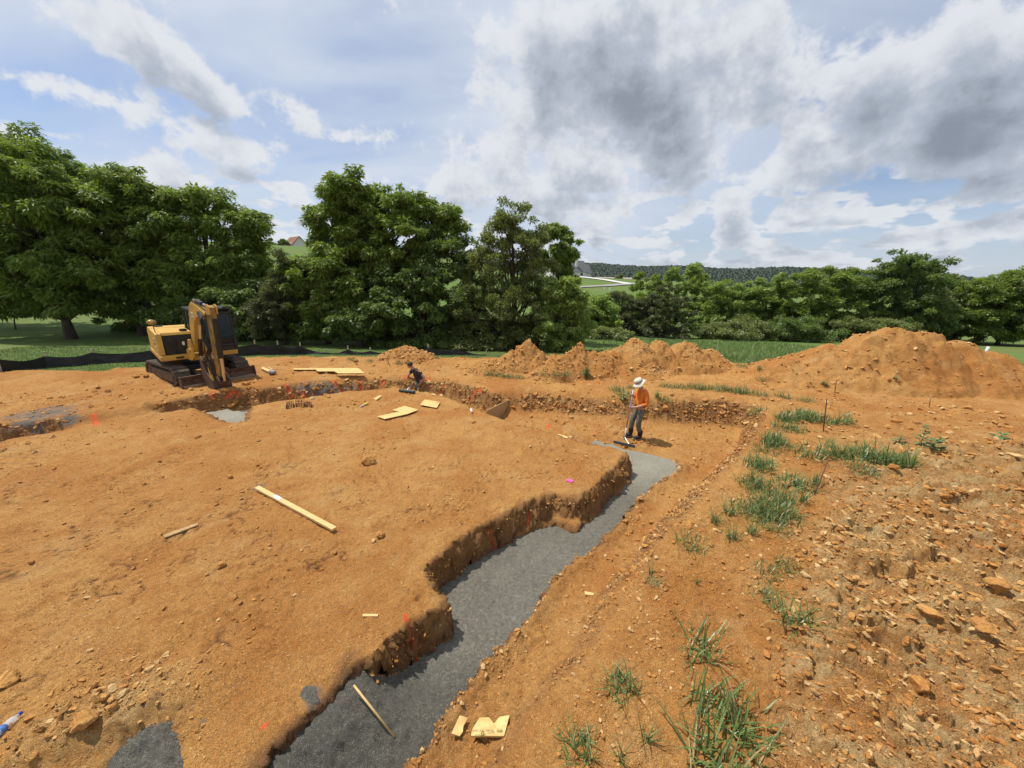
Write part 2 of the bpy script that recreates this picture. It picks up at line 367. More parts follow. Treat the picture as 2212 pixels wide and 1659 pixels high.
def grid_faces(nx, ny):
    i = np.arange(ny - 1)[:, None] * nx + np.arange(nx - 1)[None, :]
    return np.stack([i, i + 1, i + 1 + nx, i + nx], -1).reshape(-1, 4)
def mesh_np(name, verts, quads, mats, smooth=True, attrs=None, mat_idx=None):
    me = bpy.data.meshes.new(name); n = len(verts); k = quads.shape[1]; f = len(quads)
    me.vertices.add(n); me.vertices.foreach_set('co', np.ascontiguousarray(verts, dtype=np.float32).ravel())
    me.loops.add(f * k); me.loops.foreach_set('vertex_index', np.ascontiguousarray(quads, dtype=np.int32).ravel())
    me.polygons.add(f); me.polygons.foreach_set('loop_start', np.arange(0, f * k, k, dtype=np.int32))
    try: me.polygons.foreach_set('loop_total', np.full(f, k, dtype=np.int32))
    except Exception: pass
    me.polygons.foreach_set('use_smooth', np.full(f, smooth))
    if mat_idx is not None: me.polygons.foreach_set('material_index', np.ascontiguousarray(mat_idx, dtype=np.int32))
    for nm, a in (attrs or {}).items():
        at = me.attributes.new(nm, 'FLOAT', 'POINT'); at.data.foreach_set('value', np.ascontiguousarray(a, dtype=np.float32))
    for m_ in (mats if isinstance(mats, (list, tuple)) else [mats]): me.materials.append(m_)
    me.update(calc_edges=True); me.validate(); return me
def add(name, me, parent=None, label=None, cat=None, group=None, kind=None, loc=None):
    o = bpy.data.objects.new(name, me); COL.objects.link(o)
    if parent: o.parent = parent
    if loc is not None: o.location = loc
    if label: o['label'] = label
    if cat: o['category'] = cat
    if group: o['group'] = group
    if kind: o['kind'] = kind
    return o

# ------------------------------------------------------------------ earth and grass materials
def new_mat(name):
    m = bpy.data.materials.new(name); m.use_nodes = True; nt = m.node_tree; nt.nodes.clear(); b = NB(nt)
    out = b.n('ShaderNodeOutputMaterial'); p = b.n('ShaderNodeBsdfPrincipled'); b.link(p.outputs[0], out.inputs[0])
    return m, b, p
def attr(b, nm): return b.n('ShaderNodeAttribute', attribute_name=nm).outputs['Fac']
def clay_colour(b, pos):
    n1 = b.noise(pos, 0.42, 6, 0.62, 0.6); n2 = b.noise(pos, 3.2, 6, 0.65); n3 = b.noise(pos, 19, 5, 0.7); n4 = b.noise(pos, 75, 3, 0.7)
    c = b.mix(b.mr(n1, 0.34, 0.62), (0.455, 0.184, 0.038), (0.565, 0.292, 0.083))
    c = b.mix(b.mr(n2, 0.42, 0.72, 0, 0.7), c, (0.41, 0.163, 0.037))
    c = b.mix(b.mr(b.noise(pos, 1.3, 6, 0.65), 0.50, 0.74, 0, 0.6), c, (0.60, 0.375, 0.145))
    warp = b.vm('ADD', pos, b.vm('SCALE', b.noise(pos, 8, 3, 0.6, col=True)))
    dist = None
    # single grains and chips, paler or browner than the clay, in two sizes
    for sc_, pale, k in ((24.0, (0.64, 0.47, 0.24), 0.8), (58.0, (0.70, 0.54, 0.30), 0.7)):
        vr = b.n('ShaderNodeTexVoronoi', {'Vector': warp, 'Scale': sc_}); cell = b.n('ShaderNodeSeparateColor', {0: vr.outputs['Color']}).outputs[0]
        chip = b.m('MULTIPLY', b.mr(cell, 0.80, 0.90), b.mr(vr.outputs['Distance'], 0.46, 0.32))
        c = b.mix(b.m('MULTIPLY', chip, k), c, pale); c = b.mix(b.m('MULTIPLY', b.mr(cell, 0.18, 0.08), 0.6), c, (0.24, 0.095, 0.028))
        dist = b.m('MULTIPLY', vr.outputs['Distance'], -0.26 / sc_) if dist is None else b.m('ADD', dist, b.m('MULTIPLY', vr.outputs['Distance'], -0.26 / sc_))
    c = b.mix(b.mr(n3, 0.42, 0.78, 0, 0.34), c, (0.32, 0.130, 0.034))
    return c, n2, n3, n4, dist
def make_clay():
    m, b, p = new_mat('orange_clay'); pos = b.n('ShaderNodeNewGeometry').outputs['Position']
    c, n2, n3, n4, vr = clay_colour(b, pos)
    rubf = attr(b, 'rub')
    st = b.vor(b.vm('ADD', pos, b.vm('SCALE', b.noise(pos, 4, 2, 0.5, col=True))), 5.2, 'Color')
    tone = b.n('ShaderNodeSeparateColor', {0: st}).outputs[0]
    stone = b.mix(tone, (0.36, 0.185, 0.062), (0.55, 0.40, 0.19))
    c = b.mix(b.m('MULTIPLY', b.mr(rubf, 0.5, 1.0), b.mr(b.noise(pos, 2.1, 4, 0.6), 0.35, 0.6, 0.15, 0.8)), c, stone)
    c = b.mix(b.m('MULTIPLY', attr(b, 'crack'), 0.8), c, (0.14, 0.06, 0.022))
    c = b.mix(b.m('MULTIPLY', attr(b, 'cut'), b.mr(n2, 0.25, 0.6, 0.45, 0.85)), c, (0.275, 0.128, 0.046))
    c = b.mix(b.m('MULTIPLY', attr(b, 'damp'), 0.75), c, (0.16, 0.085, 0.045))
    g = attr(b, 'grey'); c = b.mix(b.m('MULTIPLY', g, b.mr(n3, 0.3, 0.55, 0.45, 1.0)), c, (0.17, 0.160, 0.148))
    pt = b.m('MULTIPLY', attr(b, 'paint'), b.mr(b.noise(pos, 30, 3, 0.6), 0.32, 0.5, 0.35, 1.0)); c = b.mix(pt, c, (0.85, 0.105, 0.04))
    # lawn
    gm = attr(b, 'grass')
    ln = b.noise(pos, 6, 6, 0.7); lw = b.noise(pos, 0.35, 4, 0.6)
    gc = b.mix(b.mr(ln, 0.3, 0.7), (0.066, 0.120, 0.024), (0.155, 0.225, 0.052)); gc = b.mix(b.mr(lw, 0.4, 0.7, 0, 0.6), gc, (0.15, 0.17, 0.055))
    gc = b.mix(b.mr(b.noise(pos, 40, 3, 0.7), 0.4, 0.75, 0, 0.6), gc, (0.05, 0.075, 0.018))
    c = b.mix(b.mr(b.m('ADD', gm, b.m('MULTIPLY', b.m('SUBTRACT', ln, 0.5), 0.9)), 0.35, 0.65), c, gc)
    b.link(c, p.inputs['Base Color']); p.inputs['Roughness'].default_value = 0.93; p.inputs['Specular IOR Level'].default_value = 0.22
    hsum = b.m('ADD', b.m('ADD', b.m('MULTIPLY', n3, 0.034), b.m('MULTIPLY', b.noise(pos, 7, 4, 0.6), 0.05)), b.m('ADD', b.m('MULTIPLY', n4, 0.016), vr))
    bp = b.n('ShaderNodeBump', {'Height': hsum, 'Strength': 1.0, 'Distance': 1.0}); b.link(bp.outputs[0], p.inputs['Normal'])
    return m
CLAY = make_clay()
zs = zm * 1.0
hx = fbm(fx * 4.5 + zs * 7.3, fy * 4.5 - zs * 6.1, 4, 141, 0.6); hy = fbm(fx * 4.5 - zs * 6.7 + 31, fy * 4.5 + zs * 7.9, 4, 151, 0.6)
cw = 0.6 * clods(fx + zs * 1.3, fy - zs * 1.1, 0.12, 161, 0.6) + 0.55 * clods(fx + zs * 1.5, fy - zs * 1.2, 0.05, 162, 0.6)
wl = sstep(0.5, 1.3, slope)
gxn = np.gradient(zg, gx, axis=1).ravel() / (slope + 1e-6); gyn = np.gradient(zg, gy, axis=0).ravel() / (slope + 1e-6)
verts = np.stack([fx + wl * (0.05 * hx - gxn * 0.06 * cw), fy + wl * (0.05 * hy - gyn * 0.06 * cw), zfin + wl * 0.03 * hx], -1)
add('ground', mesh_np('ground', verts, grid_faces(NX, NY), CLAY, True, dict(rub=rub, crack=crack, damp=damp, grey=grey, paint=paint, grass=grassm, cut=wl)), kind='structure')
# ------------------------------------------------------------------ plain materials
def pm(name, col, rough=0.7, var=0.25, scale=8.0, bump=0.0, bscale=None, metal=0.0, col2=None, spec=0.4, stretch=(1, 1, 1), local=True, alpha=None):
    m, b, p = new_mat(name)
    pos = b.n('ShaderNodeTexCoord').outputs['Object'] if local else b.n('ShaderNodeNewGeometry').outputs['Position']
    if stretch != (1, 1, 1): pos = b.n('ShaderNodeMapping', {'Vector': pos, 'Scale': stretch}).outputs[0]
    n = b.noise(pos, scale, 5, 0.62)
    c2 = col2 or tuple(v * (1 - 1.6 * var) for v in col)
    c = b.mix(b.mr(n, 0.35, 0.7), col, c2)
    c = b.mix(b.mr(b.noise(pos, scale * 6, 3, 0.6), 0.4, 0.75, 0, 0.35), c, tuple(v * (1 - var) for v in col))
    b.link(c, p.inputs['Base Color']); p.inputs['Roughness'].default_value = rough; p.inputs['Metallic'].default_value = metal; p.inputs['Specular IOR Level'].default_value = spec
    if bump:
        bp = b.n('ShaderNodeBump', {'Height': b.noise(pos, bscale or scale * 4, 4, 0.6), 'Strength': 0.7, 'Distance': bump}); b.link(bp.outputs[0], p.inputs['Normal'])
    return m
def make_concrete():
    m, b, p = new_mat('wet_concrete'); pos = b.n('ShaderNodeNewGeometry').outputs['Position']
    n1 = b.noise(pos, 1.6, 4, 0.6); n2 = b.noise(pos, 22, 5, 0.65); n3 = b.noise(pos, 70, 3, 0.6)
    c = b.mix(b.mr(n1, 0.35, 0.65), (0.245, 0.226, 0.172), (0.285, 0.264, 0.204)); c = b.mix(b.mr(n2, 0.4, 0.7, 0, 0.55), c, (0.140, 0.130, 0.102)); c = b.mix(b.mr(n3, 0.6, 0.8, 0, 0.35), c, (0.33, 0.32, 0.28))
    c = b.mix(b.mr(attr(b, 'rough'), 0.7, 1.0, 0, 0.6), c, (0.12, 0.114, 0.095))
    b.link(c, p.inputs['Base Color']); b.link(b.mr(n2, 0.3, 0.7, 0.42, 0.7), p.inputs['Roughness']); p.inputs['Specular IOR Level'].default_value = 0.28
    vr = b.vor(b.vm('ADD', pos, b.vm('SCALE', b.noise(pos, 9, 2, 0.5, col=True))), 34.0)
    fine = attr(b, 'rough')
    h = b.m('MULTIPLY', b.m('ADD', b.m('MULTIPLY', n2, 0.034), b.m('MULTIPLY', vr, 0.022)), fine)
    bp = b.n('ShaderNodeBump', {'Height': h, 'Strength': 0.9, 'Distance': 1.0}); b.link(bp.outputs[0], p.inputs['Normal'])
    return m
CONC = make_concrete()
def concrete_sheet(name, poly, z, label, grow=0.25, step=0.03, rough_f=None, amp=1.0, dome=0.0):
    xs = [p[0] for p in poly]; ys = [p[1] for p in poly]
    ax = np.arange(min(xs) - grow, max(xs) + grow, step); ay = np.arange(max(min(ys) - grow, 0.9), max(ys) + grow, step)
    A, B = np.meshgrid(ax, ay); a, c = A.ravel(), B.ravel()
    d = sdf(a, c, poly); ok = d < grow
    r = rough_f(a, c) if rough_f else np.full(a.shape, 0.5)
    zz = (z if not callable(z) else z(a, c)) + amp * r * (0.012 * clods(a, c, 0.06, 201, 0.7) + 0.010 * fbm(a * 9, c * 9, 3, 202) + 0.02 * clods(a, c, 0.15, 203, 0.3) * (r > .8)) + 0.016 * fbm(a * 1.3, c * 1.3, 2, 204) + 0.006 * fbm(a * 4.5, c * 4.5, 3, 206)
    if dome: zz = zz + dome * sstep(0.0, 0.35, -d)
    zz = zz - 0.35 * sstep(0.12, grow, d)
    f = grid_faces(len(ax), len(ay)); f = f[ok[f].all(1)]
    use = np.unique(f); remap = np.full(len(a), -1); remap[use] = np.arange(len(use))
    me = mesh_np(name, np.stack([a, c, zz], -1)[use], remap[f], CONC, True, dict(rough=r[use]))
    return add(name, me, label=label, cat='concrete')
concrete_sheet('concrete_footing', T1, conc_z, 'long wet grey concrete footing poured in the near trench', 0.22, 0.022,
               lambda a, c: 0.22 + 0.6 * sstep(8.8, 7.2, c) + 0.45 * sstep(3.8, 2.6, c))
pool = Wl([(432, 884), (475, 880), (500, 892), (540, 886), (545, 905), (505, 912), (480, 912)], -0.30)
concrete_sheet('concrete_footing', pool, -0.30, 'small smooth concrete pour in the trench corner before the excavator', 0.12, 0.05, lambda a, c: 0 * a + 0.1)
pool2 = Wl([(1055, 888), (1090, 880), (1112, 884), (1118, 905), (1080, 912)], -0.28)
concrete_sheet('concrete_footing', pool2, -0.30, 'small concrete pour behind the form board in the far trench', 0.1, 0.05, lambda a, c: 0 * a + 0.1)
# ------------------------------------------------------------------ field, hills and far ridge
def z_far(x, y):
    z = z_back(x, np.minimum(y, 82))
    az = np.degrees(np.arctan2(x, y)); dist = np.hypot(x, y)
    # hillside with the red-roofed house, front left
    z = z + (14.4 + 0.0 * x) * sstep(45, 190, dist) * sstep(14, -16, az + 6 * perlin(dist * .01, az * .05, 3))
    # hillside with the grey house, right of centre
    w = sstep(70, 160, dist) * sstep(-5, 6, az) * sstep(42, 24, az)
    tgt = np.interp(dist, [60, 120, 165, 187, 200, 231, 300, 420], [-5, -2.2, -0.2, 0.4, 1.2, 5.0, 3.4, 1.0]) - 0.12 * np.clip(az - 10, 0, 20)
    z = z * (1 - w) + tgt * w
    z = z + 0.5 * perlin(x * .02, y * .02, 5) * sstep(40, 90, dist) * (1 - sstep(150, 230, dist))
    return z
rr = np.concatenate([np.geomspace(0.8, 60, 90), np.geomspace(62, 420, 110), np.geomspace(440, 3500, 30)]); th = np.radians(np.linspace(-180, 180, 361))
TH, RR = np.meshgrid(th, rr); hx_, hy_ = (RR * np.sin(TH)).ravel(), (RR * np.cos(TH)).ravel()
hz = z_far(hx_, np.maximum(hy_, 0)); inb = (np.abs(hx_) < 22.6) & (hy_ < 20.7) & (hy_ > 0.9)
hz = np.where(inb, -1.6, hz); hz = np.where((hy_ <= 0.9) & (np.abs(hx_) < 40), np.minimum(hz, 0.2), hz)
def make_field():
    m, b, p = new_mat('field_grass'); pos = b.n('ShaderNodeNewGeometry').outputs['Position']
    ln = b.noise(pos, 2.2, 7, 0.72); lw = b.noise(pos, 0.05, 4, 0.6); ls = b.noise(pos, 0.35, 4, 0.6)
    c = b.mix(b.mr(ln, 0.3, 0.7), (0.066, 0.120, 0.024), (0.155, 0.225, 0.052)); c = b.mix(b.mr(lw, 0.45, 0.65, 0, 0.55), c, (0.165, 0.165, 0.06)); c = b.mix(b.mr(ls, 0.45, 0.7, 0, 0.5), c, (0.15, 0.17, 0.055))
    c = b.mix(b.mr(b.noise(pos, 24, 3, 0.7), 0.4, 0.75, 0, 0.5), c, (0.05, 0.075, 0.018))
    b.link(c, p.inputs['Base Color']); p.inputs['Roughness'].default_value = 0.95; p.inputs['Specular IOR Level'].default_value = 0.15
    bp = b.n('ShaderNodeBump', {'Height': ln, 'Strength': 0.6, 'Distance': 0.12}); b.link(bp.outputs[0], p.inputs['Normal'])
    return m
FIELD = make_field()
add('field', mesh_np('field', np.stack([hx_, hy_, hz], -1), grid_faces(len(th), len(rr)), FIELD), kind='structure')
def zf(x, y):
    if abs(x) < 22.5 and 0.9 < y < 20.6: return ground_z(x, y)
    return float(z_far(np.array([x]), np.array([y]))[0])
# ------------------------------------------------------------------ trees
def make_leaf(name, pale_tone, dark, warm):
    m = bpy.data.materials.new(name); m.use_nodes = True; nt = m.node_tree; nt.nodes.clear(); b = NB(nt)
    out = b.n('ShaderNodeOutputMaterial'); v = attr(b, 'tone')
    c = b.mix(b.mr(v, 0, 1, 0, 1, False), dark, pale_tone); c = b.mix(b.mr(attr(b, 'warm'), 0.6, 1.0, 0, 0.8), c, warm)  # leaf tone varies at random by clump and leaf
    df = b.n('ShaderNodeBsdfDiffuse', {0: c}); tr = b.n('ShaderNodeBsdfTranslucent', {0: b.mix(1.0, c, (1.25, 1.35, 0.7), 'MULTIPLY')}); gl = b.n('ShaderNodeBsdfGlossy', {0: (1, 1, 1, 1), 'Roughness': 0.45})
    mx = b.n('ShaderNodeMixShader', {0: 0.42}); b.link(df.outputs[0], mx.inputs[1]); b.link(tr.outputs[0], mx.inputs[2])
    m2 = b.n('ShaderNodeMixShader', {0: 0.025}); b.link(mx.outputs[0], m2.inputs[1]); b.link(gl.outputs[0], m2.inputs[2]); b.link(m2.outputs[0], out.inputs[0])
    return m
LEAF = {'walnut': make_leaf('walnut_leaf', (0.213, 0.282, 0.055), (0.121, 0.175, 0.034), (0.287, 0.328, 0.067)),
        'dark': make_leaf('dark_leaf', (0.161, 0.224, 0.057), (0.090, 0.138, 0.037), (0.207, 0.247, 0.062)),
        'olive': make_leaf('olive_leaf', (0.207, 0.241, 0.076), (0.109, 0.140, 0.046), (0.265, 0.265, 0.090)),
        'light': make_leaf('light_leaf', (0.270, 0.351, 0.086), (0.149, 0.218, 0.048), (0.345, 0.391, 0.092)),
        'cedar': make_leaf('cedar_leaf', (0.121, 0.138, 0.052), (0.067, 0.083, 0.034), (0.155, 0.138, 0.060)),
        'wood': make_leaf('forest_leaf', (0.034, 0.062, 0.030), (0.022, 0.044, 0.024), (0.04, 0.066, 0.03))}
BARK = pm('bark', (0.105, 0.085, 0.066), 0.95, 0.35, 5, 0.02, 14, stretch=(1, 1, 0.25), spec=0.1)
def tube_np(pts, rads, sides=6):
    """tapered tube through points; returns verts, quads"""
    P = np.array(pts, float); n = len(P); V = []; a = np.linspace(0, 2 * np.pi, sides, endpoint=False)
    for i in range(n):
        t = P[min(i + 1, n - 1)] - P[max(i - 1, 0)]; t /= np.linalg.norm(t) + 1e-9
        u = np.cross(t, [0.3, 0.9, 0.1] if abs(t[2]) > .9 else [0, 0, 1]); u /= np.linalg.norm(u) + 1e-9; v = np.cross(t, u)
        V.append(P[i] + rads[i] * (np.cos(a)[:, None] * u + np.sin(a)[:, None] * v))
    Q = [[i * sides + k, i * sides + (k + 1) % sides, (i + 1) * sides + (k + 1) % sides, (i + 1) * sides + k] for i in range(n - 1) for k in range(sides)]
    return np.concatenate(V), np.array(Q)
def join_np(parts):
    V, Q, o = [], [], 0
    for v, q in parts: V.append(v); Q.append(q + o); o += len(v)
    return np.concatenate(V), np.concatenate(Q)
def leaves_np(cent, rng, L, wid, droop, flat, out_dir, tri=False):
    n = len(cent)
    t = out_dir * 0.8 + rng.normal(0, 0.55, (n, 3)); t[:, 2] = t[:, 2] * flat - droop; t /= np.linalg.norm(t, axis=1)[:, None]
    nn = rng.normal(0, 0.55, (n, 3)) + [0, 0, 1.0]; s = np.cross(t, nn); s /= np.linalg.norm(s, axis=1)[:, None] + 1e-9
    l = (L * rng.uniform(0.6, 1.25, n))[:, None]; w = l * wid
    mid = cent + t * l * 0.5; tip = cent + t * l; tip[:, 2] -= (l[:, 0] * droop * 0.35)
    if tri: return np.stack([cent + s * w * 1.15, tip, cent - s * w * 1.15], 1).reshape(-1, 3), np.arange(3 * n).reshape(-1, 3)
    V = np.stack([cent, mid + s * w, tip, mid - s * w], 1).reshape(-1, 3)
    return V, np.arange(4 * n).reshape(-1, 4)
def tree(name, label, cat, base_px, y, lobes, kind, nleaf, L=0.30, wid=0.22, droop=0.35, clump=0.55, trunk_r=0.2, seed=1, group=None, limbs=26, flat=0.5, fill=1.0, top_trunk=None, lean=0.0, tri=True):
    """crown from lobes given as (pixel x, pixel y, half width, half height, metres nearer/farther)"""
    nleaf = int(nleaf * 2.0); L = L * 0.74; clump = clump * 0.9
    rng = np.random.default_rng(seed); p0 = at_depth(base_px, 700, y); base = np.array([p0.x, y, zf(p0.x, y) - 0.05])
    LB = []
    for lb in lobes:
        px, py, rx, ry = lb[:4]; dd = lb[4] if len(lb) > 4 else 0.0
        c = at_depth(px, py, y + dd); e = at_depth(px + rx, py, y + dd); f = at_depth(px, py - ry, y + dd)
        a, hgt = (e - c).length, (f - c).length; LB.append((np.array(c) - base, a, min(a, 3.2) * 0.95, hgt))
    vol = np.array([(a * c * e) ** (0.72) for _, a, c, e in LB]); vol /= vol.sum()
    cl, out, csz = [], [], []
    for (c, a, bdp, e), f in zip(LB, vol):
        k = max(6, int(f * nleaf / 150 * fill))
        d = rng.normal(0, 1, (k, 3)); d /= np.linalg.norm(d, axis=1)[:, None]; r = rng.uniform(0.55, 1.02, k) ** 0.7 * (1 + 0.20 * rng.normal(0, 1, k))
        r = np.minimum(r, 1.3)
        cl.append(c + d * r[:, None] * np.array([a, bdp, e])); out.append(d)
    cl = np.concatenate(cl); out = np.concatenate(out); K = len(cl)
    cl[:, 2] = np.maximum(cl[:, 2], 0.35)
    rc = clump * rng.uniform(0.55, 1.3, K); per = np.maximum(8, (nleaf / K * rc ** 2 / np.mean(rc ** 2))).astype(int)
    ci = np.repeat(np.arange(K), per); n = len(ci)
    off = rng.normal(0, 1, (n, 3)); off /= np.linalg.norm(off, axis=1)[:, None] + 1e-9; off *= (rng.random(n) ** 0.45)[:, None]
    pos = cl[ci] + off * rc[ci][:, None] * np.array([1.0, 1.0, 0.62])
    od = off * 0.9 + out[ci] * 0.5; pos[:, 2] = np.maximum(pos[:, 2], 0.06)
    V, Q = leaves_np(pos, rng, L, wid, droop, flat, od, tri); kv = 3 if tri else 4
    ct = rng.random(K); tone = np.clip(0.55 * ct[ci] + 0.45 * rng.random(n), 0, 1); warm = rng.random(n)
    root = bpy.data.objects.new(name, None); COL.objects.link(root); root.location = base; root['label'] = label; root['category'] = cat
    if group: root['group'] = group
    add('crown', mesh_np('crown', V, Q, LEAF[kind], False, dict(tone=np.repeat(tone, kv), warm=np.repeat(warm, kv))), root)
    # trunk and limbs
    tc = np.average([c for c, *_ in LB], axis=0, weights=vol); zt = max(c[2] + 0.3 * e for c, _, _, e in LB) if top_trunk is None else top_trunk
    prt = []; N = 9; sway = rng.normal(0, 0.12, (N, 2)).cumsum(0) * 0.5
    ax = [np.array([lean * (i / N) * zt + sway[i, 0] * i / N + tc[0] * (i / (N - 1)) ** 1.5 * 0.7, sway[i, 1] * i / N + tc[1] * (i / (N - 1)) ** 1.5 * 0.7, zt * i / (N - 1)]) for i in range(N)]
    prt.append(tube_np(ax, [trunk_r * (1.35 if i == 0 else 1.0) * (1 - 0.88 * i / (N - 1)) for i in range(N)], 8))
    for k in rng.choice(K, min(limbs, K), replace=False):
        tgt = cl[k]; i0 = min(N - 2, max(1, int((tgt[2] / zt) * (N - 1) * rng.uniform(0.35, 0.75)))); a = ax[i0]
        r0 = trunk_r * (1 - 0.88 * i0 / (N - 1)) * rng.uniform(0.35, 0.6); mid = (a + tgt) / 2 + rng.normal(0, 0.18, 3) + [0, 0, 0.25 * np.linalg.norm(tgt - a) * 0.4]
        q = [a, a * .5 + mid * .5 + rng.normal(0, .05, 3), mid, mid * .5 + tgt * .5 + rng.normal(0, .08, 3), tgt]
        prt.append(tube_np(q, [r0, r0 * .8, r0 * .55, r0 * .35, r0 * .15], 5))
    V, Q = join_np(prt); add('trunk', mesh_np('trunk', V, Q, BARK), root)
    return root
TG = 'trees behind the lawn'
tree('walnut_tree', 'dark tree crown rising highest at the left picture edge behind the other trees', 'tree', -60, 29, [(-40, 350, 130, 75), (70, 350, 90, 55), (130, 400, 70, 60), (-60, 480, 150, 90), (90, 480, 90, 70)], 'dark', 26000, 0.34, 0.24, seed=11, trunk_r=0.3, clump=0.75, group=TG)
tree('walnut_tree', 'big walnut tree with thick leaning trunk at far left of the lawn', 'tree', 146, 23.5, [(30, 400, 90, 85), (110, 440, 85, 75), (180, 470, 60, 70), (20, 540, 100, 75), (130, 560, 100, 60), (200, 570, 55, 60), (50, 640, 80, 40), (150, 640, 70, 35)], 'walnut', 34000, 0.36, 0.20, 0.4, 0.62, 0.25, 12, TG, 40, lean=-0.05)
tree('walnut_tree', 'walnut tree with dark forked trunk left of the excavator', 'tree', 305, 25.5, [(235, 400, 45, 48), (290, 420, 55, 52), (340, 470, 52, 70), (250, 500, 65, 70), (310, 560, 70, 40), (230, 610, 60, 40), (350, 590, 45, 45), (280, 650, 60, 30)], 'walnut', 26000, 0.34, 0.20, 0.4, 0.58, 0.24, 13, TG, 40)
tree('walnut_tree', 'walnut tree standing right behind the excavator cab', 'tree', 470, 26, [(420, 450, 38, 36), (460, 440, 35, 30), (500, 490, 50, 40), (545, 490, 28, 36), (430, 530, 60, 60), (520, 560, 60, 55), (470, 610, 90, 50), (572, 600, 32, 40), (400, 640, 60, 40)], 'walnut', 30000, 0.32, 0.21, 0.35, 0.58, 0.22, 14, TG, 34)
tree('shade_tree', 'low dark spreading tree under the walnuts behind the excavator', 'tree', 520, 24.5, [(500, 650, 60, 40), (550, 640, 50, 45), (450, 690, 70, 40), (540, 700, 50, 30), (390, 690, 60, 30)], 'dark', 15000, 0.26, 0.26, 0.3, 0.5, 0.12, 15, TG, 20)
tree('cedar_tree', 'dull brown-green cedar tree right of the excavator at lawn edge', 'tree', 612, 23, [(602, 572, 18, 30), (606, 625, 34, 32), (600, 665, 52, 30), (605, 700, 60, 24)], 'cedar', 17000, 0.20, 0.16, 0.15, 0.34, 0.12, 16, TG, 26, flat=0.9)
tree('sapling', 'slender pale sapling between the excavator cab and the cedar', 'sapling', 505, 19.5, [(500, 672, 14, 18), (508, 700, 18, 20), (500, 722, 16, 12)], 'dark', 1500, 0.22, 0.3, 0.3, 0.22, 0.025, 17, None, 10)
tree('walnut_tree', 'tallest walnut tree at centre with three-lobed airy top', 'tree', 800, 25.5, [(752, 415, 50, 46), (720, 470, 50, 50), (790, 455, 50, 50), (850, 430, 46, 38), (895, 455, 36, 34), (945, 455, 44, 36), (960, 490, 40, 30), (870, 510, 75, 45), (740, 540, 70, 42), (810, 560, 80, 45)], 'walnut', 34000, 0.34, 0.21, 0.35, 0.52, 0.22, 18, TG, 60)
tree('walnut_tree', 'broad lighter green walnut tree with low crown right of the cedar', 'tree', 705, 23.8, [(690, 585, 60, 36), (645, 605, 40, 45), (740, 630, 70, 50), (690, 690, 60, 42), (770, 680, 60, 45), (640, 660, 35, 35)], 'walnut', 24000, 0.32, 0.22, 0.35, 0.5, 0.16, 19, TG, 24)
tree('shade_tree', 'low dogwood-like tree with grey trunk standing on the lawn at centre', 'tree', 778, 22.3, [(760, 690, 50, 26), (800, 700, 50, 30), (830, 680, 50, 40), (740, 715, 35, 14)], 'dark', 11000, 0.24, 0.3, 0.3, 0.42, 0.13, 20, TG, 20)
tree('shade_tree', 'dense dark bushy tree mass at centre behind the small dirt cone', 'tree', 910, 24.3, [(870, 600, 70, 50), (950, 570, 60, 50), (990, 560, 45, 50), (900, 660, 80, 50), (970, 650, 70, 60), (940, 725, 90, 38), (860, 720, 60, 36), (1010, 720, 60, 40)], 'dark', 30000, 0.26, 0.26, 0.3, 0.5, 0.16, 21, TG, 34)
tree('cherry_tree', 'olive-green fine-leaved tree with upright twigs and spire top', 'tree', 1110, 23.6, [(1108, 462, 36, 28), (1080, 500, 48, 40), (1150, 500, 36, 42), (1105, 545, 62, 45), (1060, 580, 52, 55), (1150, 590, 55, 55), (1050, 660, 66, 50), (1120, 660, 80, 55), (1070, 725, 80, 38), (1150, 720, 60, 36)], 'olive', 36000, 0.20, 0.24, 0.1, 0.42, 0.18, 22, TG, 60, flat=1.0)
tree('walnut_tree', 'thin walnut tree with drooping leaves at right end of the centre trees', 'tree', 1200, 26.5, [(1204, 500, 26, 20), (1222, 535, 26, 28), (1195, 560, 30, 40), (1236, 550, 14, 14), (1215, 590, 24, 24), (1205, 650, 45, 50)], 'walnut', 9000, 0.32, 0.2, 0.55, 0.36, 0.14, 23, TG, 26)
tree('young_tree', 'bright green young tree behind the two peaked dirt piles', 'tree', 1232, 22.2, [(1215, 620, 32, 26), (1240, 655, 34, 34), (1205, 690, 36, 36), (1248, 705, 26, 34), (1215, 735, 36, 24)], 'light', 12000, 0.26, 0.24, 0.45, 0.38, 0.09, 24, TG, 22)
RG = 'trees across the field'
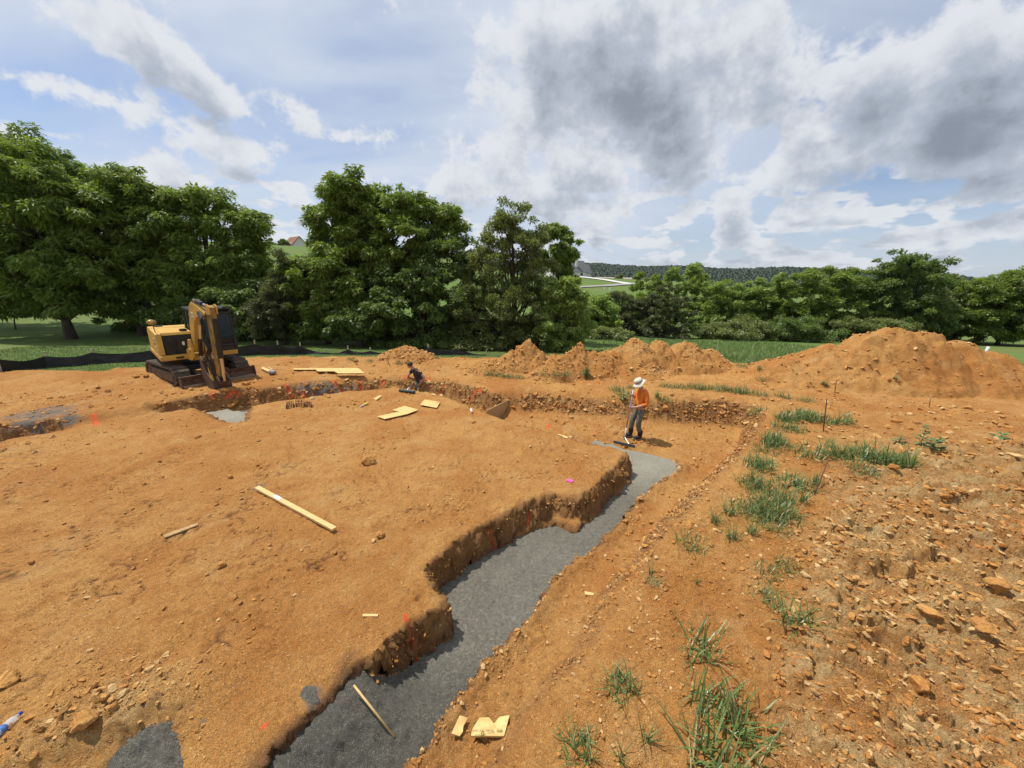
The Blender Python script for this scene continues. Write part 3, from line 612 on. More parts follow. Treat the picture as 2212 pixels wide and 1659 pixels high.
RT = [('shrub', 'bright green rounded shrub just right of the young tree', 'shrub', 1292, 38, [(1290, 665, 30, 28), (1295, 705, 40, 30)], 'light', 6000, 0.34),
      ('cedar_tree', 'dark cedar right of the bright shrub, below the grey house', 'tree', 1345, 41, [(1345, 655, 26, 30), (1345, 700, 48, 34)], 'cedar', 7000, 0.26),
      ('field_tree', 'dark round-topped tree directly below the low barns', 'tree', 1405, 55, [(1402, 608, 34, 20), (1400, 640, 50, 30), (1400, 690, 60, 40)], 'walnut', 8000, 0.42),
      ('field_tree', 'pale green domed tree standing left in the row across the field', 'tree', 1490, 52, [(1488, 600, 44, 26), (1480, 640, 62, 34), (1520, 660, 50, 34), (1490, 700, 70, 40)], 'light', 12000, 0.40),
      ('cedar_tree', 'broad dull cedar in front of the pale domed tree', 'tree', 1435, 40, [(1435, 650, 40, 26), (1430, 695, 62, 36)], 'cedar', 8000, 0.26),
      ('field_tree', 'yellow-green sloping tree right of the pale domed tree', 'tree', 1580, 47, [(1555, 620, 40, 18), (1595, 640, 50, 22), (1570, 680, 70, 40)], 'light', 10000, 0.36),
      ('field_tree', 'small pale twin-topped tree at middle of the row across the field', 'tree', 1652, 46, [(1640, 632, 26, 20), (1665, 622, 26, 20), (1650, 665, 52, 36), (1640, 705, 60, 34)], 'light', 10000, 0.36),
      ('field_tree', 'wide dark green tree left of the tallest field tree', 'tree', 1775, 43, [(1730, 612, 40, 26), (1785, 602, 46, 22), (1835, 612, 42, 26), (1745, 660, 62, 42), (1825, 670, 60, 46), (1780, 710, 90, 30)], 'walnut', 18000, 0.34),
      ('field_tree', 'tallest dark tree rising above the ridge line behind the big dirt pile', 'tree', 1965, 41, [(1945, 575, 40, 26), (1992, 568, 36, 24), (1920, 610, 40, 36), (1985, 620, 58, 46), (1930, 665, 60, 46), (2000, 685, 60, 40)], 'dark', 18000, 0.34),
      ('field_tree', 'lighter tree right of the tallest field tree', 'tree', 2068, 44, [(2065, 618, 38, 24), (2060, 660, 58, 40), (2070, 700, 60, 36)], 'olive', 9000, 0.34),
      ('field_tree', 'dark spreading tree at the right picture edge', 'tree', 2170, 40, [(2140, 618, 44, 22), (2195, 610, 40, 24), (2130, 660, 50, 36), (2195, 660, 60, 42), (2150, 700, 70, 26)], 'walnut', 15000, 0.32),
      ('field_tree', 'dark tree cut off by the right picture edge', 'tree', 2280, 38, [(2270, 620, 60, 40), (2290, 680, 70, 50)], 'dark', 8000, 0.34),
      ('shrub', 'low dark shrub under the yellow-green sloping tree', 'shrub', 1590, 39, [(1560, 715, 50, 20), (1610, 712, 46, 22)], 'olive', 6000, 0.26),
      ('shrub', 'dark low shrub under the wide dark green tree', 'shrub', 1715, 38.5, [(1690, 712, 46, 22), (1740, 715, 46, 20)], 'dark', 6000, 0.26),
      ('shrub', 'rough shrub below the tallest field tree', 'shrub', 1890, 38, [(1870, 712, 46, 24), (1930, 715, 40, 20)], 'olive', 6000, 0.26),
      ('shrub', 'sparse dark shrub on the slope below the grey house', 'shrub', 1345, 75, [(1330, 640, 18, 12), (1352, 648, 20, 10)], 'dark', 2200, 0.5)]
for i, (nm, lab, cat, bp_, y, lobes, kd, nl, L) in enumerate(RT):
    lobes = [(a, c + 1, e * 1.12, g * 1.08) for a, c, e, g in lobes] + ([(bp_ - 30, 690, 50, 34), (bp_ + 30, 694, 50, 34)] if nm == 'field_tree' else [])
    tree(nm, lab, cat, bp_, y, lobes, kd, int(nl * 1.5), L, 0.28, 0.25, 0.62 if nm != 'cedar_tree' else 0.45, 0.16, 40 + i, RG, 14, flat=0.7)
SG = 'undergrowth below the trees'
for i, (px, y, lobes, kd, lab) in enumerate([(620, 26, [(600, 735, 40, 18), (650, 738, 40, 16)], 'dark', 'low dark bush in the shade behind the cedar'),
        (30, 27, [(10, 655, 60, 24), (60, 650, 50, 22)], 'dark', 'dark bush in the shade at left lawn edge'), (330, 28, [(320, 690, 60, 26), (390, 700, 50, 24)], 'dark', 'dark bush in the shade left behind the excavator'),
        (1010, 22.6, [(1000, 752, 40, 16), (1050, 756, 40, 14)], 'olive', 'low bush behind the silt fence at centre'), (860, 23, [(850, 748, 50, 16), (910, 752, 40, 14)], 'dark', 'low dark bush behind the small dirt cone'),
        (1300, 30, [(1280, 722, 30, 14), (1320, 724, 40, 12)], 'olive', 'low weedy bush behind the two-humped dirt pile')]):
    tree('bush', lab, 'bush', px, y, lobes, kd, 5000, 0.24, 0.28, 0.25, 0.4, 0.05, 80 + i, SG, 8)
# distant wooded ridge
def ridge():
    rng = np.random.default_rng(5)
    sky = [(-900, 545), (-200, 548), (300, 560), (700, 560), (1000, 560), (1240, 563), (1300, 567), (1400, 574), (1470, 573), (1540, 579), (1600, 581), (1700, 577), (1780, 578), (1850, 584), (1900, 586), (2000, 592), (2060, 591), (2110, 599), (2212, 602), (2600, 612), (3200, 622)]
    az = []; el = []
    for px, py in sky:
        d = ray(px, py); az.append(math.atan2(d.x, d.y)); el.append(d.z / math.hypot(d.x, d.y))
    A = np.linspace(math.radians(-68), math.radians(72), 420); E = np.interp(A, az, el); T = np.linspace(0, 1, 26)
    AA, TT = np.meshgrid(A, T); D = 330 + 620 * TT + 40 * np.sin(AA * 9); top = CAM_Z + E[None, :] * 950 - 6
    Z = -14 + (top + 14) * TT ** 1.25
    V = np.stack([D * np.sin(AA), D * np.cos(AA), Z], -1).reshape(-1, 3)
    add('hills', mesh_np('hills', V, grid_faces(420, 26), pm('forest_floor', (0.03, 0.05, 0.02), 1.0, local=False)), kind='structure')
    t = (1 + 5 ** .5) / 2
    ico = np.array([(-1, t, 0), (1, t, 0), (-1, -t, 0), (1, -t, 0), (0, -1, t), (0, 1, t), (0, -1, -t), (0, 1, -t), (t, 0, -1), (t, 0, 1), (-t, 0, -1), (-t, 0, 1)], float) / 1.9
    tri = np.array([(0, 11, 5), (0, 5, 1), (0, 1, 7), (0, 7, 10), (0, 10, 11), (1, 5, 9), (5, 11, 4), (11, 10, 2), (10, 7, 6), (7, 1, 8), (3, 9, 4), (3, 4, 2), (3, 2, 6), (3, 6, 8), (3, 8, 9), (4, 9, 5), (2, 4, 11), (6, 2, 10), (8, 6, 7), (9, 8, 1)])
    n = 14000; a = rng.uniform(math.radians(-4), math.radians(60), n); tt = rng.random(n) ** 0.8; tt[:2500] = rng.uniform(0.94, 1.0, 2500)
    dd = 330 + 620 * tt + 40 * np.sin(a * 9); tp = CAM_Z + np.interp(a, az, el) * 950 - 6; zz = -14 + (tp + 14) * tt ** 1.25
    r = rng.uniform(2.4, 4.8, n) * (0.7 + 0.3 * tt); c = np.stack([dd * np.sin(a), dd * np.cos(a), zz + r * 0.4], -1)
    V = (ico[None] * (1 + rng.normal(0, 0.2, (n, 12, 1))) * r[:, None, None] * np.stack([np.ones(n), np.ones(n), rng.uniform(.8, 1.3, n)], -1)[:, None, :] + c[:, None, :]).reshape(-1, 3)
    F = (tri[None] + (np.arange(n) * 12)[:, None, None]).reshape(-1, 3)
    add('forest', mesh_np('forest', V, F, LEAF['wood'], True, dict(tone=np.repeat(rng.random(n), 12), warm=np.repeat(rng.random(n) * .9, 12))), kind='stuff', label='far wooded ridge below the clouds', cat='forest')
ridge()
# ------------------------------------------------------------------ spoil piles
PILES = []
def pile(label, peaks, y, apron=0.0, rough=1.0, step=0.045, seed=1, group='spoil piles along the back of the site'):
    """peaks: (pixel x, pixel y of the top, radius m across, radius m in depth, metres nearer/farther)"""
    pk = []
    for px, py, ra, rd, dd in peaks:
        c = at_depth(px, py, y + dd); pk.append((c.x, c.y, c.z - ground_z(c.x, min(c.y, 20.5)), ra, rd))
    x0 = min(p[0] - p[3] * 1.7 for p in pk); x1 = max(p[0] + p[3] * 1.7 for p in pk); y0 = min(p[1] - p[4] * 1.8 for p in pk); y1 = max(p[1] + p[4] * 1.6 for p in pk)
    ax = np.arange(x0, x1, step); ay = np.arange(y0, min(y1, 20.6), step); A, B = np.meshgrid(ax, ay); a, c = A.ravel(), B.ravel()
    g = ground_many(a, c); h = 0 * a
    wa = a + 0.16 * fbm(a * 1.4, c * 1.4, 3, seed + 3); wc = c + 0.16 * fbm(a * 1.4, c * 1.4, 3, seed + 9)
    for X0, Y0, H, ra, rd in pk:
        r = np.sqrt(((wa - X0) / ra) ** 2 + ((wc - Y0) / rd) ** 2)
        prof = np.clip(1.06 - r, 0, None); prof = np.where(r < 0.25, 1.06 - 0.125 - 2 * r * r, prof) / 0.935
        h = np.maximum(h, H * np.clip(prof, 0, 1) ** 1.12) + 0.02 * np.minimum(h, H * np.clip(prof, 0, 1))
    on = sstep(0.0, 0.25, h)
    h = h + on * rough * (0.07 * clods(a, c, 0.30, seed + 20, 0.5) + 0.05 * clods(a, c, 0.15, seed + 21, 0.55) + 0.028 * clods(a, c, 0.08, seed + 22, 0.6) + 0.06 * fbm(a * 2, c * 2, 4, seed + 30))
    z = g + h - 0.06 * (1 - on) - 0.02
    keep = h > 0.005
    f = grid_faces(len(ax), len(ay)); f = f[keep[f].any(1)]; use = np.unique(f); rm = np.full(len(a), -1); rm[use] = np.arange(len(use))
    me = mesh_np('dirt_pile', np.stack([a, c, z], -1)[use], rm[f], CLAY, True, dict(rub=np.full(len(use), 0.35 * rough)))
    cx, cy = float(np.mean([p[0] for p in pk])), float(np.mean([p[1] for p in pk]))
    o = add('dirt_pile', me, label=label, cat='dirt pile', group=group)
    PILES.append((ax, ay, z.reshape(A.shape), keep.reshape(A.shape))); return o
pile('small smooth cone of orange dirt behind the kneeling worker', [(878, 748, 1.55, 1.3, 0)], 16.9, rough=0.5, seed=300)
pile('steep rough dirt pile with knobbly top, left of the small peak', [(1138, 742, 0.95, 1.0, 0), (1108, 760, 0.7, 0.9, -.1), (1165, 764, 0.8, 1.2, -.2), (1060, 786, 1.2, 1.0, -0.6)], 15.9, rough=1.25, seed=320)
pile('small peaked dirt pile with one clod on top', [(1250, 752, 0.95, 1.1, 0), (1222, 768, 0.8, 1.0, -.2), (1282, 760, 0.9, 1.0, .1), (1200, 786, 1.3, 0.9, -0.8), (1195, 772, 1.1, 1.0, .2), (1300, 772, 1.3, 1.0, -.2)], 15.4, rough=1.2, seed=340)
pile('two-humped dirt pile with grassy sod lumps', [(1375, 733, 1.7, 1.5, 0), (1425, 740, 1.2, 1.3, 0), (1480, 737, 1.6, 1.5, .2), (1535, 757, 1.2, 1.2, .2), (1320, 760, 1.4, 1.4, -.4), (1350, 790, 2.2, 1.1, -1.2)], 16.2, rough=1.0, seed=360)
pile('biggest broad dirt pile at the right', [(1935, 713, 2.7, 2.1, 0), (1880, 724, 2.5, 2.0, 0), (2000, 720, 2.5, 2.0, 0), (1800, 746, 2.6, 2.2, 0.3), (2075, 738, 2.4, 2.2, 0), (2140, 762, 2.2, 2.0, 0), (1700, 776, 2.4, 1.8, .2), (2200, 795, 2.4, 2.0, -.2), (1950, 775, 3.0, 1.4, -0.9)], 14.6, rough=0.8, step=0.055, seed=380)
def surf(x, y):
    z = ground_z(x, y)
    for ax, ay, zz, kp in PILES:
        if ax[0] < x < ax[-1] and ay[0] < y < ay[-1]:
            i, j = int((y - ay[0]) / (ay[1] - ay[0])), int((x - ax[0]) / (ax[1] - ax[0]))
            if kp[i, j]: z = max(z, float(zz[i, j]))
    return z
def onsurf(px, py):
    d = ray(px, py); o = Vector((0, 0, CAM_Z)); t = 1.5
    while t < 30:
        p = o + d * t
        if p.z < surf(p.x, p.y): return Vector((p.x, p.y, surf(p.x, p.y)))
        t += 0.025
    return onground(px, py)
# ------------------------------------------------------------------ stones and clods
def make_stone():
    m, b, p = new_mat('clay_stone'); geo = b.n('ShaderNodeNewGeometry').outputs['Position']
    c, n2, n3, n4, vr = clay_colour(b, geo)
    t = b.m('ADD', b.n('ShaderNodeObjectInfo').outputs['Random'], attr(b, 'tone')); t = b.m('FRACT', t); pale = b.n('ShaderNodeAttribute', attribute_name='pale', attribute_type='INSTANCER').outputs['Fac']; t = b.m('ADD', b.m('MULTIPLY', t, b.m('SUBTRACT', 1.0, pale)), pale)
    c = b.mix(b.mr(t, 0.7, 1.0, 0.0, 0.75), c, (0.64, 0.46, 0.22)); c = b.mix(b.mr(t, 0.3, 0.0, 0, 0.5), c, (0.30, 0.130, 0.040))
    b.link(c, p.inputs['Base Color']); p.inputs['Roughness'].default_value = 0.95; p.inputs['Specular IOR Level'].default_value = 0.2
    bp = b.n('ShaderNodeBump', {'Height': b.m('ADD', b.m('MULTIPLY', n3, 0.03), b.m('MULTIPLY', n4, 0.012)), 'Strength': 0.8, 'Distance': 1.0}); b.link(bp.outputs[0], p.inputs['Normal'])
    return m
STONE = make_stone()
def ico(sub):
    bm = bmesh.new(); bmesh.ops.create_icosphere(bm, subdivisions=sub, radius=1.0); bm.verts.ensure_lookup_table()
    v = np.array([x.co[:] for x in bm.verts]); f = np.array([[l.vert.index for l in q.loops] for q in bm.faces]); bm.free(); return v, f
def rock_np(v, rng, cuts=7, flat=0.65):
    v = v.copy()
    for _ in range(cuts):
        n = rng.normal(0, 1, 3); n /= np.linalg.norm(n); k = rng.uniform(0.45, 0.85); d = v @ n - k
        v = v - np.where(d > 0, d, 0)[:, None] * n
    v = v * (1 + (0.10 if len(v) < 100 else 0.015) * rng.normal(0, 1, (len(v), 1))) * np.array([rng.uniform(.8, 1.3), rng.uniform(.7, 1.0), flat * rng.uniform(.7, 1.2)])
    return v
IV1, IF1 = ico(1); IV2, IF2 = ico(2); IV3, IF3 = ico(4)
rng = np.random.default_rng(77)
ROCKS = []
for k in range(10):
    v = rock_np(IV3, rng, 9); nv = np.array([mnoise.fractal(Vector(q) * 2.3 + Vector((k * 7, 0, 0)), 0.9, 2.1, 5) for q in v]); v = v * (1 + 0.20 * nv)[:, None]; me = mesh_np('rock', v, IF3, STONE, True, dict(tone=np.full(len(v), 0.0))); ROCKS.append(me)
def rock(px, py, size, label, k=0, group=None, cat='rock', name='rock', sink=0.35):
    p = onsurf(px, py); o = add(name, ROCKS[k % 10], label=label, cat=cat, group=group); size *= 0.72; o.scale = (size, size, size)
    o.location = (p.x, p.y, p.z + size * (0.55 - sink)); o.rotation_euler = (rng.uniform(-.3, .3), rng.uniform(-.3, .3), rng.uniform(0, 6.28)); return o
for i, (px, py, s, lab) in enumerate([(532, 832, 0.22, 'large brown rock beside the excavator bucket'), (560, 952, 0.10, 'dark clod alone on the pad below the concrete corner'), (800, 1000, 0.20, 'brown boulder half buried in the middle of the pad'),
        (2150, 1275, 0.17, 'large pale broken rock near the right picture edge'), (1985, 1490, 0.15, 'pale slab of rock in the lower right rubble'), (2010, 1330, 0.14, 'pale yellow pointed rock right of the grass strip'),
        (1250, 747, 0.14, 'single clod balanced on the small peaked dirt pile'), (1328, 770, 0.11, 'round clod on the near slope between the dirt piles'), (675, 862, 0.16, 'dark clod near the wire baskets'), (1045, 846, 0.15, 'dark clod hollow beside the paint mark in the far trench'),
        (15, 1475, 0.16, 'dark brown clod at the left picture edge above the bottle'), (185, 1560, 0.2, 'big clod on the near left spoil heap'), (1490, 1140, 0.11, 'dark brown upright clod at left end of the grass strip'), (820, 1160, 0.12, 'row of broken clay lifted beside the plank end'), (480, 1225, 0.11, 'clay lump alone below the short stick'),
        (2130, 1360, 0.14, 'dark pitted rock by the right edge below the large pale rock'), (1930, 1010, 0.12, 'small dark rock by the weeds at right')]):
    rock(px, py, s, lab, i)
CG = 'clods lying on the broken ground'
ncl = 0
while ncl < 170:
    zone = rng.random()
    if zone < .55: px, py = rng.uniform(1650, 2212), rng.uniform(900, 1650)
    elif zone < .8: px, py = rng.uniform(1000, 2000), rng.uniform(770, 930)
    elif zone < .9: px, py = rng.uniform(0, 420), rng.uniform(1420, 1640)
    else: px, py = rng.uniform(0, 1300), rng.uniform(800, 1250)
    p = onsurf(px, py)
    if inside(np.array([p.x]), np.array([p.y]), T1)[0] or (p.y > 16.5 and p.x < -1): continue
    near = max(p.y, 2.0); s = rng.uniform(0.005, 0.014) * (near + 1.5) if zone < .55 else rng.uniform(0.008, 0.014) * near
    lab = 'loose clod among the right-hand rubble beyond the grass strip' if zone < .55 else 'loose clod between the pit and the spoil piles' if zone < .8 else 'loose clod on the near left spoil heap' if zone < .9 else 'loose clod on the pad or beside the far trench'
    rock(px, py, min(s, 0.12), lab, int(rng.integers(10)), CG, 'clod', 'clod', 0.35); ncl += 1
def crumbs():
    """uncountable chips and crumbs: points that carry small stones"""
    rng = np.random.default_rng(9); P = []; S = []
    n = 270000; r = np.exp(rng.uniform(math.log(1.7), math.log(19), n)); th = rng.uniform(-1.2, 1.2, n); x, y = r * np.sin(th), r * np.cos(th); m_ = 40000; x[:m_] = rng.uniform(1.5, 9, m_); y[:m_] = rng.uniform(1.0, 5.5, m_); r = np.hypot(x, y)
    i = np.clip(np.searchsorted(gx, x) - 1, 0, NX - 2); j = np.clip(np.searchsorted(gy, y) - 1, 0, NY - 2)
    pr = rub.reshape(NY, NX)[j, i]; pr = np.where((sdf(x, y, T1) < 0.02) | (y < 1.0), 0, pr); gr = grassm.reshape(NY, NX)[j, i] < 0.4
    cl = sstep(-.2, .5, fbm(x * .9, y * .9, 3, 610))
    sl = slope.reshape(NY, NX)[j, i]; gr &= (sl < 0.55) | (sdf(x, y, PAD) > .5)
    ok = gr & (rng.random(n) < (0.10 + 0.95 * pr ** 1.2) * np.maximum(0.25 + 0.75 * cl, 0.85 * (pr > .8))) & (pr > 0); x, y, r, pr = x[ok], y[ok], r[ok], pr[ok]; n = len(x)
    z = np.array([surf(a, c) for a, c in zip(x, y)])
    s = (0.0009 + 0.0075 * rng.random(n) ** 16 * (0.2 + pr) + 0.0009 * pr * rng.random(n) ** 3) * (r + 1.6); RUBF = np.where(sdf(x, y, RIGHT) < -.6, sstep(.6, .95, pr), 0); s = s * (1 - .42 * RUBF); P.append(np.stack([x, y, z + .25 * s], -1)); S.append(s); PAL = [RUBF * rng.uniform(0, 1, n) ** 2.2]; LNG = [RUBF]
    # crumbling cut faces
    w = np.nonzero((wl > 0.45) & (fy < 17) & (dt1 > -0.02) & ((zfin < -0.12) | (dpad > 0.25)))[0]; w = rng.choice(w, min(len(w), 9000), replace=False); s = (0.0022 + 0.005 * rng.random(len(w)) ** 6) * (np.hypot(fx[w], fy[w]) * .55 + 2.2); P.append(verts[w] + rng.normal(0, .012, (len(w), 3))); S.append(s); PAL.append(0 * s); LNG.append(0 * s)
    # lumps that rolled down the piles
    for ax, ay, zz, kp in PILES:
        ii, jj = np.nonzero(kp); k = rng.choice(len(ii), min(len(ii), 1500), replace=False); s = (0.016 + 0.07 * rng.random(len(k)) ** 6); P.append(np.stack([ax[jj[k]], ay[ii[k]], zz[ii[k], jj[k]] + .2 * s], -1)); S.append(s); PAL.append(0 * s); LNG.append(0 * s)
    P = np.concatenate(P); S = np.concatenate(S); n = len(P); PAL = np.concatenate(PAL); LNG = np.concatenate(LNG)
    src = bpy.data.collections.new('chip_shapes')
    for k in range(8):
        v = rock_np(IV2, rng, 6); src.objects.link(bpy.data.objects.new('chip', mesh_np('chip', v, IF2, STONE, False, dict(tone=np.zeros(len(v))))))
    me = bpy.data.meshes.new('gravel'); me.vertices.add(n); me.vertices.foreach_set('co', P.astype(np.float32).ravel())
    at = me.attributes.new('size', 'FLOAT_VECTOR', 'POINT'); at.data.foreach_set('vector', np.stack([S * (1 + .28 * LNG), S * (1 + .0 * LNG), S * (1 + .05 * LNG)], -1).astype(np.float32).ravel())
    at = me.attributes.new('pale', 'FLOAT', 'POINT'); at.data.foreach_set('value', PAL.astype(np.float32))
    at = me.attributes.new('turn', 'FLOAT_VECTOR', 'POINT'); at.data.foreach_set('vector', np.stack([rng.uniform(-.5, .5, n), rng.uniform(-.5, .5, n), np.where(LNG > .4, -.6 + rng.normal(0, .8, n), rng.uniform(0, 6.28, n))], -1).astype(np.float32).ravel())
    at = me.attributes.new('pick', 'INT', 'POINT'); at.data.foreach_set('value', rng.integers(0, 8, n).astype(np.int32))
    o = add('gravel', me, kind='stuff', label='crumbs and chips of clay and stone over the dirt', cat='gravel')
    ng = bpy.data.node_groups.new('scatter', 'GeometryNodeTree'); ng.interface.new_socket('Geometry', in_out='INPUT', socket_type='NodeSocketGeometry'); ng.interface.new_socket('Geometry', in_out='OUTPUT', socket_type='NodeSocketGeometry')
    N, L = ng.nodes, ng.links; gi, go = N.new('NodeGroupInput'), N.new('NodeGroupOutput'); ip = N.new('GeometryNodeInstanceOnPoints'); ci = N.new('GeometryNodeCollectionInfo'); ci.inputs[0].default_value = src; ci.inputs[1].default_value = True; ci.inputs[2].default_value = True
    def na(t, nm): q = N.new('GeometryNodeInputNamedAttribute'); q.data_type = t; q.inputs[0].default_value = nm; return q.outputs[0]
    L.new(gi.outputs[0], ip.inputs['Points']); L.new(ci.outputs[0], ip.inputs['Instance']); ip.inputs['Pick Instance'].default_value = True; L.new(na('INT', 'pick'), ip.inputs['Instance Index']); L.new(na('FLOAT_VECTOR', 'turn'), ip.inputs['Rotation']); L.new(na('FLOAT_VECTOR', 'size'), ip.inputs['Scale']); L.new(ip.outputs[0], go.inputs[0])
    o.modifiers.new('scatter', 'NODES').node_group = ng
    return n
N_CRUMB = crumbs(); print('crumbs', N_CRUMB)
# ------------------------------------------------------------------ grass tufts, weeds, lawn
def make_blade():
    m = bpy.data.materials.new('grass_blade'); m.use_nodes = True; nt = m.node_tree; nt.nodes.clear(); b = NB(nt); out = b.n('ShaderNodeOutputMaterial')
    t = attr(b, 'tone'); c = b.mix(b.mr(t, 0, 0.85, 0, 1, False), (0.070, 0.122, 0.032), (0.180, 0.255, 0.072)); c = b.mix(b.mr(t, 0.9, 1.0), c, (0.42, 0.34, 0.17))
    df = b.n('ShaderNodeBsdfDiffuse', {0: c}); tr = b.n('ShaderNodeBsdfTranslucent', {0: c}); gl = b.n('ShaderNodeBsdfGlossy', {0: (1, 1, 1, 1), 'Roughness': 0.35})
    m1 = b.n('ShaderNodeMixShader', {0: 0.3}); b.link(df.outputs[0], m1.inputs[1]); b.link(tr.outputs[0], m1.inputs[2]); m2 = b.n('ShaderNodeMixShader', {0: 0.025}); b.link(m1.outputs[0], m2.inputs[1]); b.link(gl.outputs[0], m2.inputs[2]); b.link(m2.outputs[0], out.inputs[0])
    return m
BLADE = make_blade()
def blades_np(root, az, length, width, lean, curl, seg=4):
    n = len(az); t = np.linspace(0, 1, seg + 1); V = np.zeros((n, seg + 1, 2, 3)); d = np.stack([np.cos(az), np.sin(az)], -1); sd = np.stack([-np.sin(az), np.cos(az)], -1)
    th = (math.pi / 2 - lean)[:, None] - curl[:, None] * t[None] ** 1.4
    ds = length[:, None] / seg
    r = np.concatenate([np.zeros((n, 1)), np.cumsum(np.cos(th[:, :-1]) * ds, 1)], 1); h = np.concatenate([np.zeros((n, 1)), np.cumsum(np.sin(th[:, :-1]) * ds, 1)], 1)
    w = width[:, None] * (1 - t[None] ** 2.2) * 0.5 + 0.0004
    for k, s in ((0, -1), (1, 1)):
        V[:, :, k, 0] = root[:, None, 0] + r * d[:, None, 0] + s * w * sd[:, None, 0]; V[:, :, k, 1] = root[:, None, 1] + r * d[:, None, 1] + s * w * sd[:, None, 1]; V[:, :, k, 2] = root[:, None, 2] + h
    q = np.array([[2 * i, 2 * i + 1, 2 * i + 3, 2 * i + 2] for i in range(seg)]); F = (q[None] + (np.arange(n) * 2 * (seg + 1))[:, None, None]).reshape(-1, 4)
    return V.reshape(-1, 3), F
def tuft_mesh(seed, n, spread, length, lean_max, dry=0.06, wid=0.010):
    rng = np.random.default_rng(seed); root = np.stack([np.clip(rng.normal(0, spread, n), -1.4 * spread, 1.4 * spread), np.clip(rng.normal(0, spread, n), -1.4 * spread, 1.4 * spread), np.zeros(n) - 0.01], -1)
    az = rng.uniform(0, 6.28, n); L = length * rng.uniform(0.35, 1.1, n); lean = rng.uniform(0.03, lean_max, n); curl = rng.uniform(0.2, 1.9, n)
    V, F = blades_np(root, az, L, wid * rng.uniform(0.6, 1.3, n), lean, curl)
    tone = rng.random(n) * 0.86; tone[rng.random(n) < dry] = 0.98
    return mesh_np('grass_tuft', V, F, BLADE, False, dict(tone=np.repeat(tone, 10)))
TUFT = [tuft_mesh(500 + k, 46, 0.045, 0.40, 0.9) for k in range(3)] + [tuft_mesh(510 + k, 66, 0.12, 0.42, 1.25, 0.08, 0.0135) for k in range(3)] + [tuft_mesh(520 + k, 16, 0.02, 0.34, 0.8) for k in range(3)] + [tuft_mesh(530 + k, 105, 0.16, 0.28, 1.1, 0.14, 0.011) for k in range(3)] + [tuft_mesh(540, 90, 0.05, 0.13, 1.3, 0.75, 0.005)]
rg = np.random.default_rng(3)
def tuft(px, py, kind, size, label, group=None):
    p = onsurf(px, py); k = {'m': 0, 'w': 3, 's': 6, 'mat': 9}.get(kind); me = TUFT[12] if kind == 'dry' else TUFT[k + int(rg.integers(3))]
    o = add('grass_tuft', me, label=label, cat='grass tuft', group=group); o.location = p; o.rotation_euler = (0, 0, rg.uniform(0, 6.28)); o.scale = (size, size, size * rg.uniform(.85, 1.1)); return o
NG = 'grass tufts in the near right foreground'
for px, py, kd, s, lab in [(1515, 1405, 'w', 0.95, 'fountain-like grass tuft right of the near trench, tallest on its own'), (1345, 1485, 'w', 0.75, 'ragged grass tuft above the printed board scraps'), (1255, 1625, 'w', 0.7, 'grass tuft by the bottom edge right of the board scraps'),
        (1395, 1600, 's', 0.9, 'few-bladed grass sprig low between two larger tufts'), (1340, 1645, 's', 0.8, 'tiny grass sprig at bottom picture edge'), (1560, 1545, 'w', 1.15, 'big spreading grass clump lower right of centre'), (1530, 1640, 'w', 1.15, 'big grass clump touching the bottom picture edge'), (1610, 1610, 'w', 1.0, 'grass clump with one long blade trailing right over rubble'),
        (1720, 1345, 'w', 0.95, 'upright grass tuft beside the rubble, mid right'), (1660, 1290, 'mat', 0.7, 'thin matted grass patch left of the rubble'), (1505, 1262, 's', 0.6, 'small two-bladed grass sprig on bare clay'), (1415, 1262, 'dry', 1.3, 'dry withered grass tuft on the trench bank'), (1405, 1240, 's', 0.8, 'thin grass sprig by the withered tuft')]:
    tuft(px, py, kd, s * 1.0, lab, NG)
BG = 'grass tufts along the right bank'
BANK = [(1580, 1165, 'm', .8), (1625, 1155, 'm', .8), (1690, 1120, 'mat', 1.0), (1640, 1118, 'mat', 1.0), (1575, 1112, 'm', .9), (1735, 1085, 'm', .8), (1665, 1062, 'mat', 1.1), (1705, 1045, 'mat', 1.1), (1625, 1042, 'm', .9), (1760, 1045, 'm', .8), (1645, 1000, 'mat', 1.0), (1655, 975, 'mat', 1.0), (1672, 948, 'mat', 1.0), (1690, 925, 'mat', 1.0),
        (1705, 905, 'mat', 1.0), (1760, 990, 'mat', 1.4), (1800, 985, 'w', 1.2), (1835, 995, 'w', 1.2), (1880, 1000, 'w', 1.3), (1925, 1008, 'w', 1.3), (1960, 1010, 'm', 1.1), (1790, 965, 'm', .9), (1845, 982, 'mat', 1.2), (1722, 898, 'mat', 1.2), (1752, 908, 'mat', 1.3), (1784, 912, 'mat', 1.2), (1815, 912, 'w', 1.1), (1742, 868, 'mat', 1.0), (1690, 858, 'w', 1.0), (1660, 1092, 'mat', 1.0), (1700, 1085, 'm', .9), (1610, 1100, 'mat', .9), (1730, 1050, 'mat', 1.1), (1680, 1150, 'mat', .7), (1545, 1130, 'm', .8), (1490, 1175, 'mat', .8), (1700, 1225, 'mat', .6), (1660, 1240, 'mat', .6), (1690, 965, 'mat', .9), (1720, 930, 'mat', 1.0)]
rb = np.random.default_rng(8)
for px, py, sp, n_ in [(1680, 900, 40, 4), (1740, 895, 50, 5), (1660, 960, 20, 3), (1660, 1060, 60, 3), (1640, 1110, 60, 3), (1850, 990, 90, 5), (1640, 1010, 20, 2)]:
    for _ in range(n_): BANK.append((px + rb.normal(0, sp * .5), py + rb.normal(0, sp * .16), 'mat' if rb.random() < .7 else 'w', rb.uniform(.8, 1.15)))
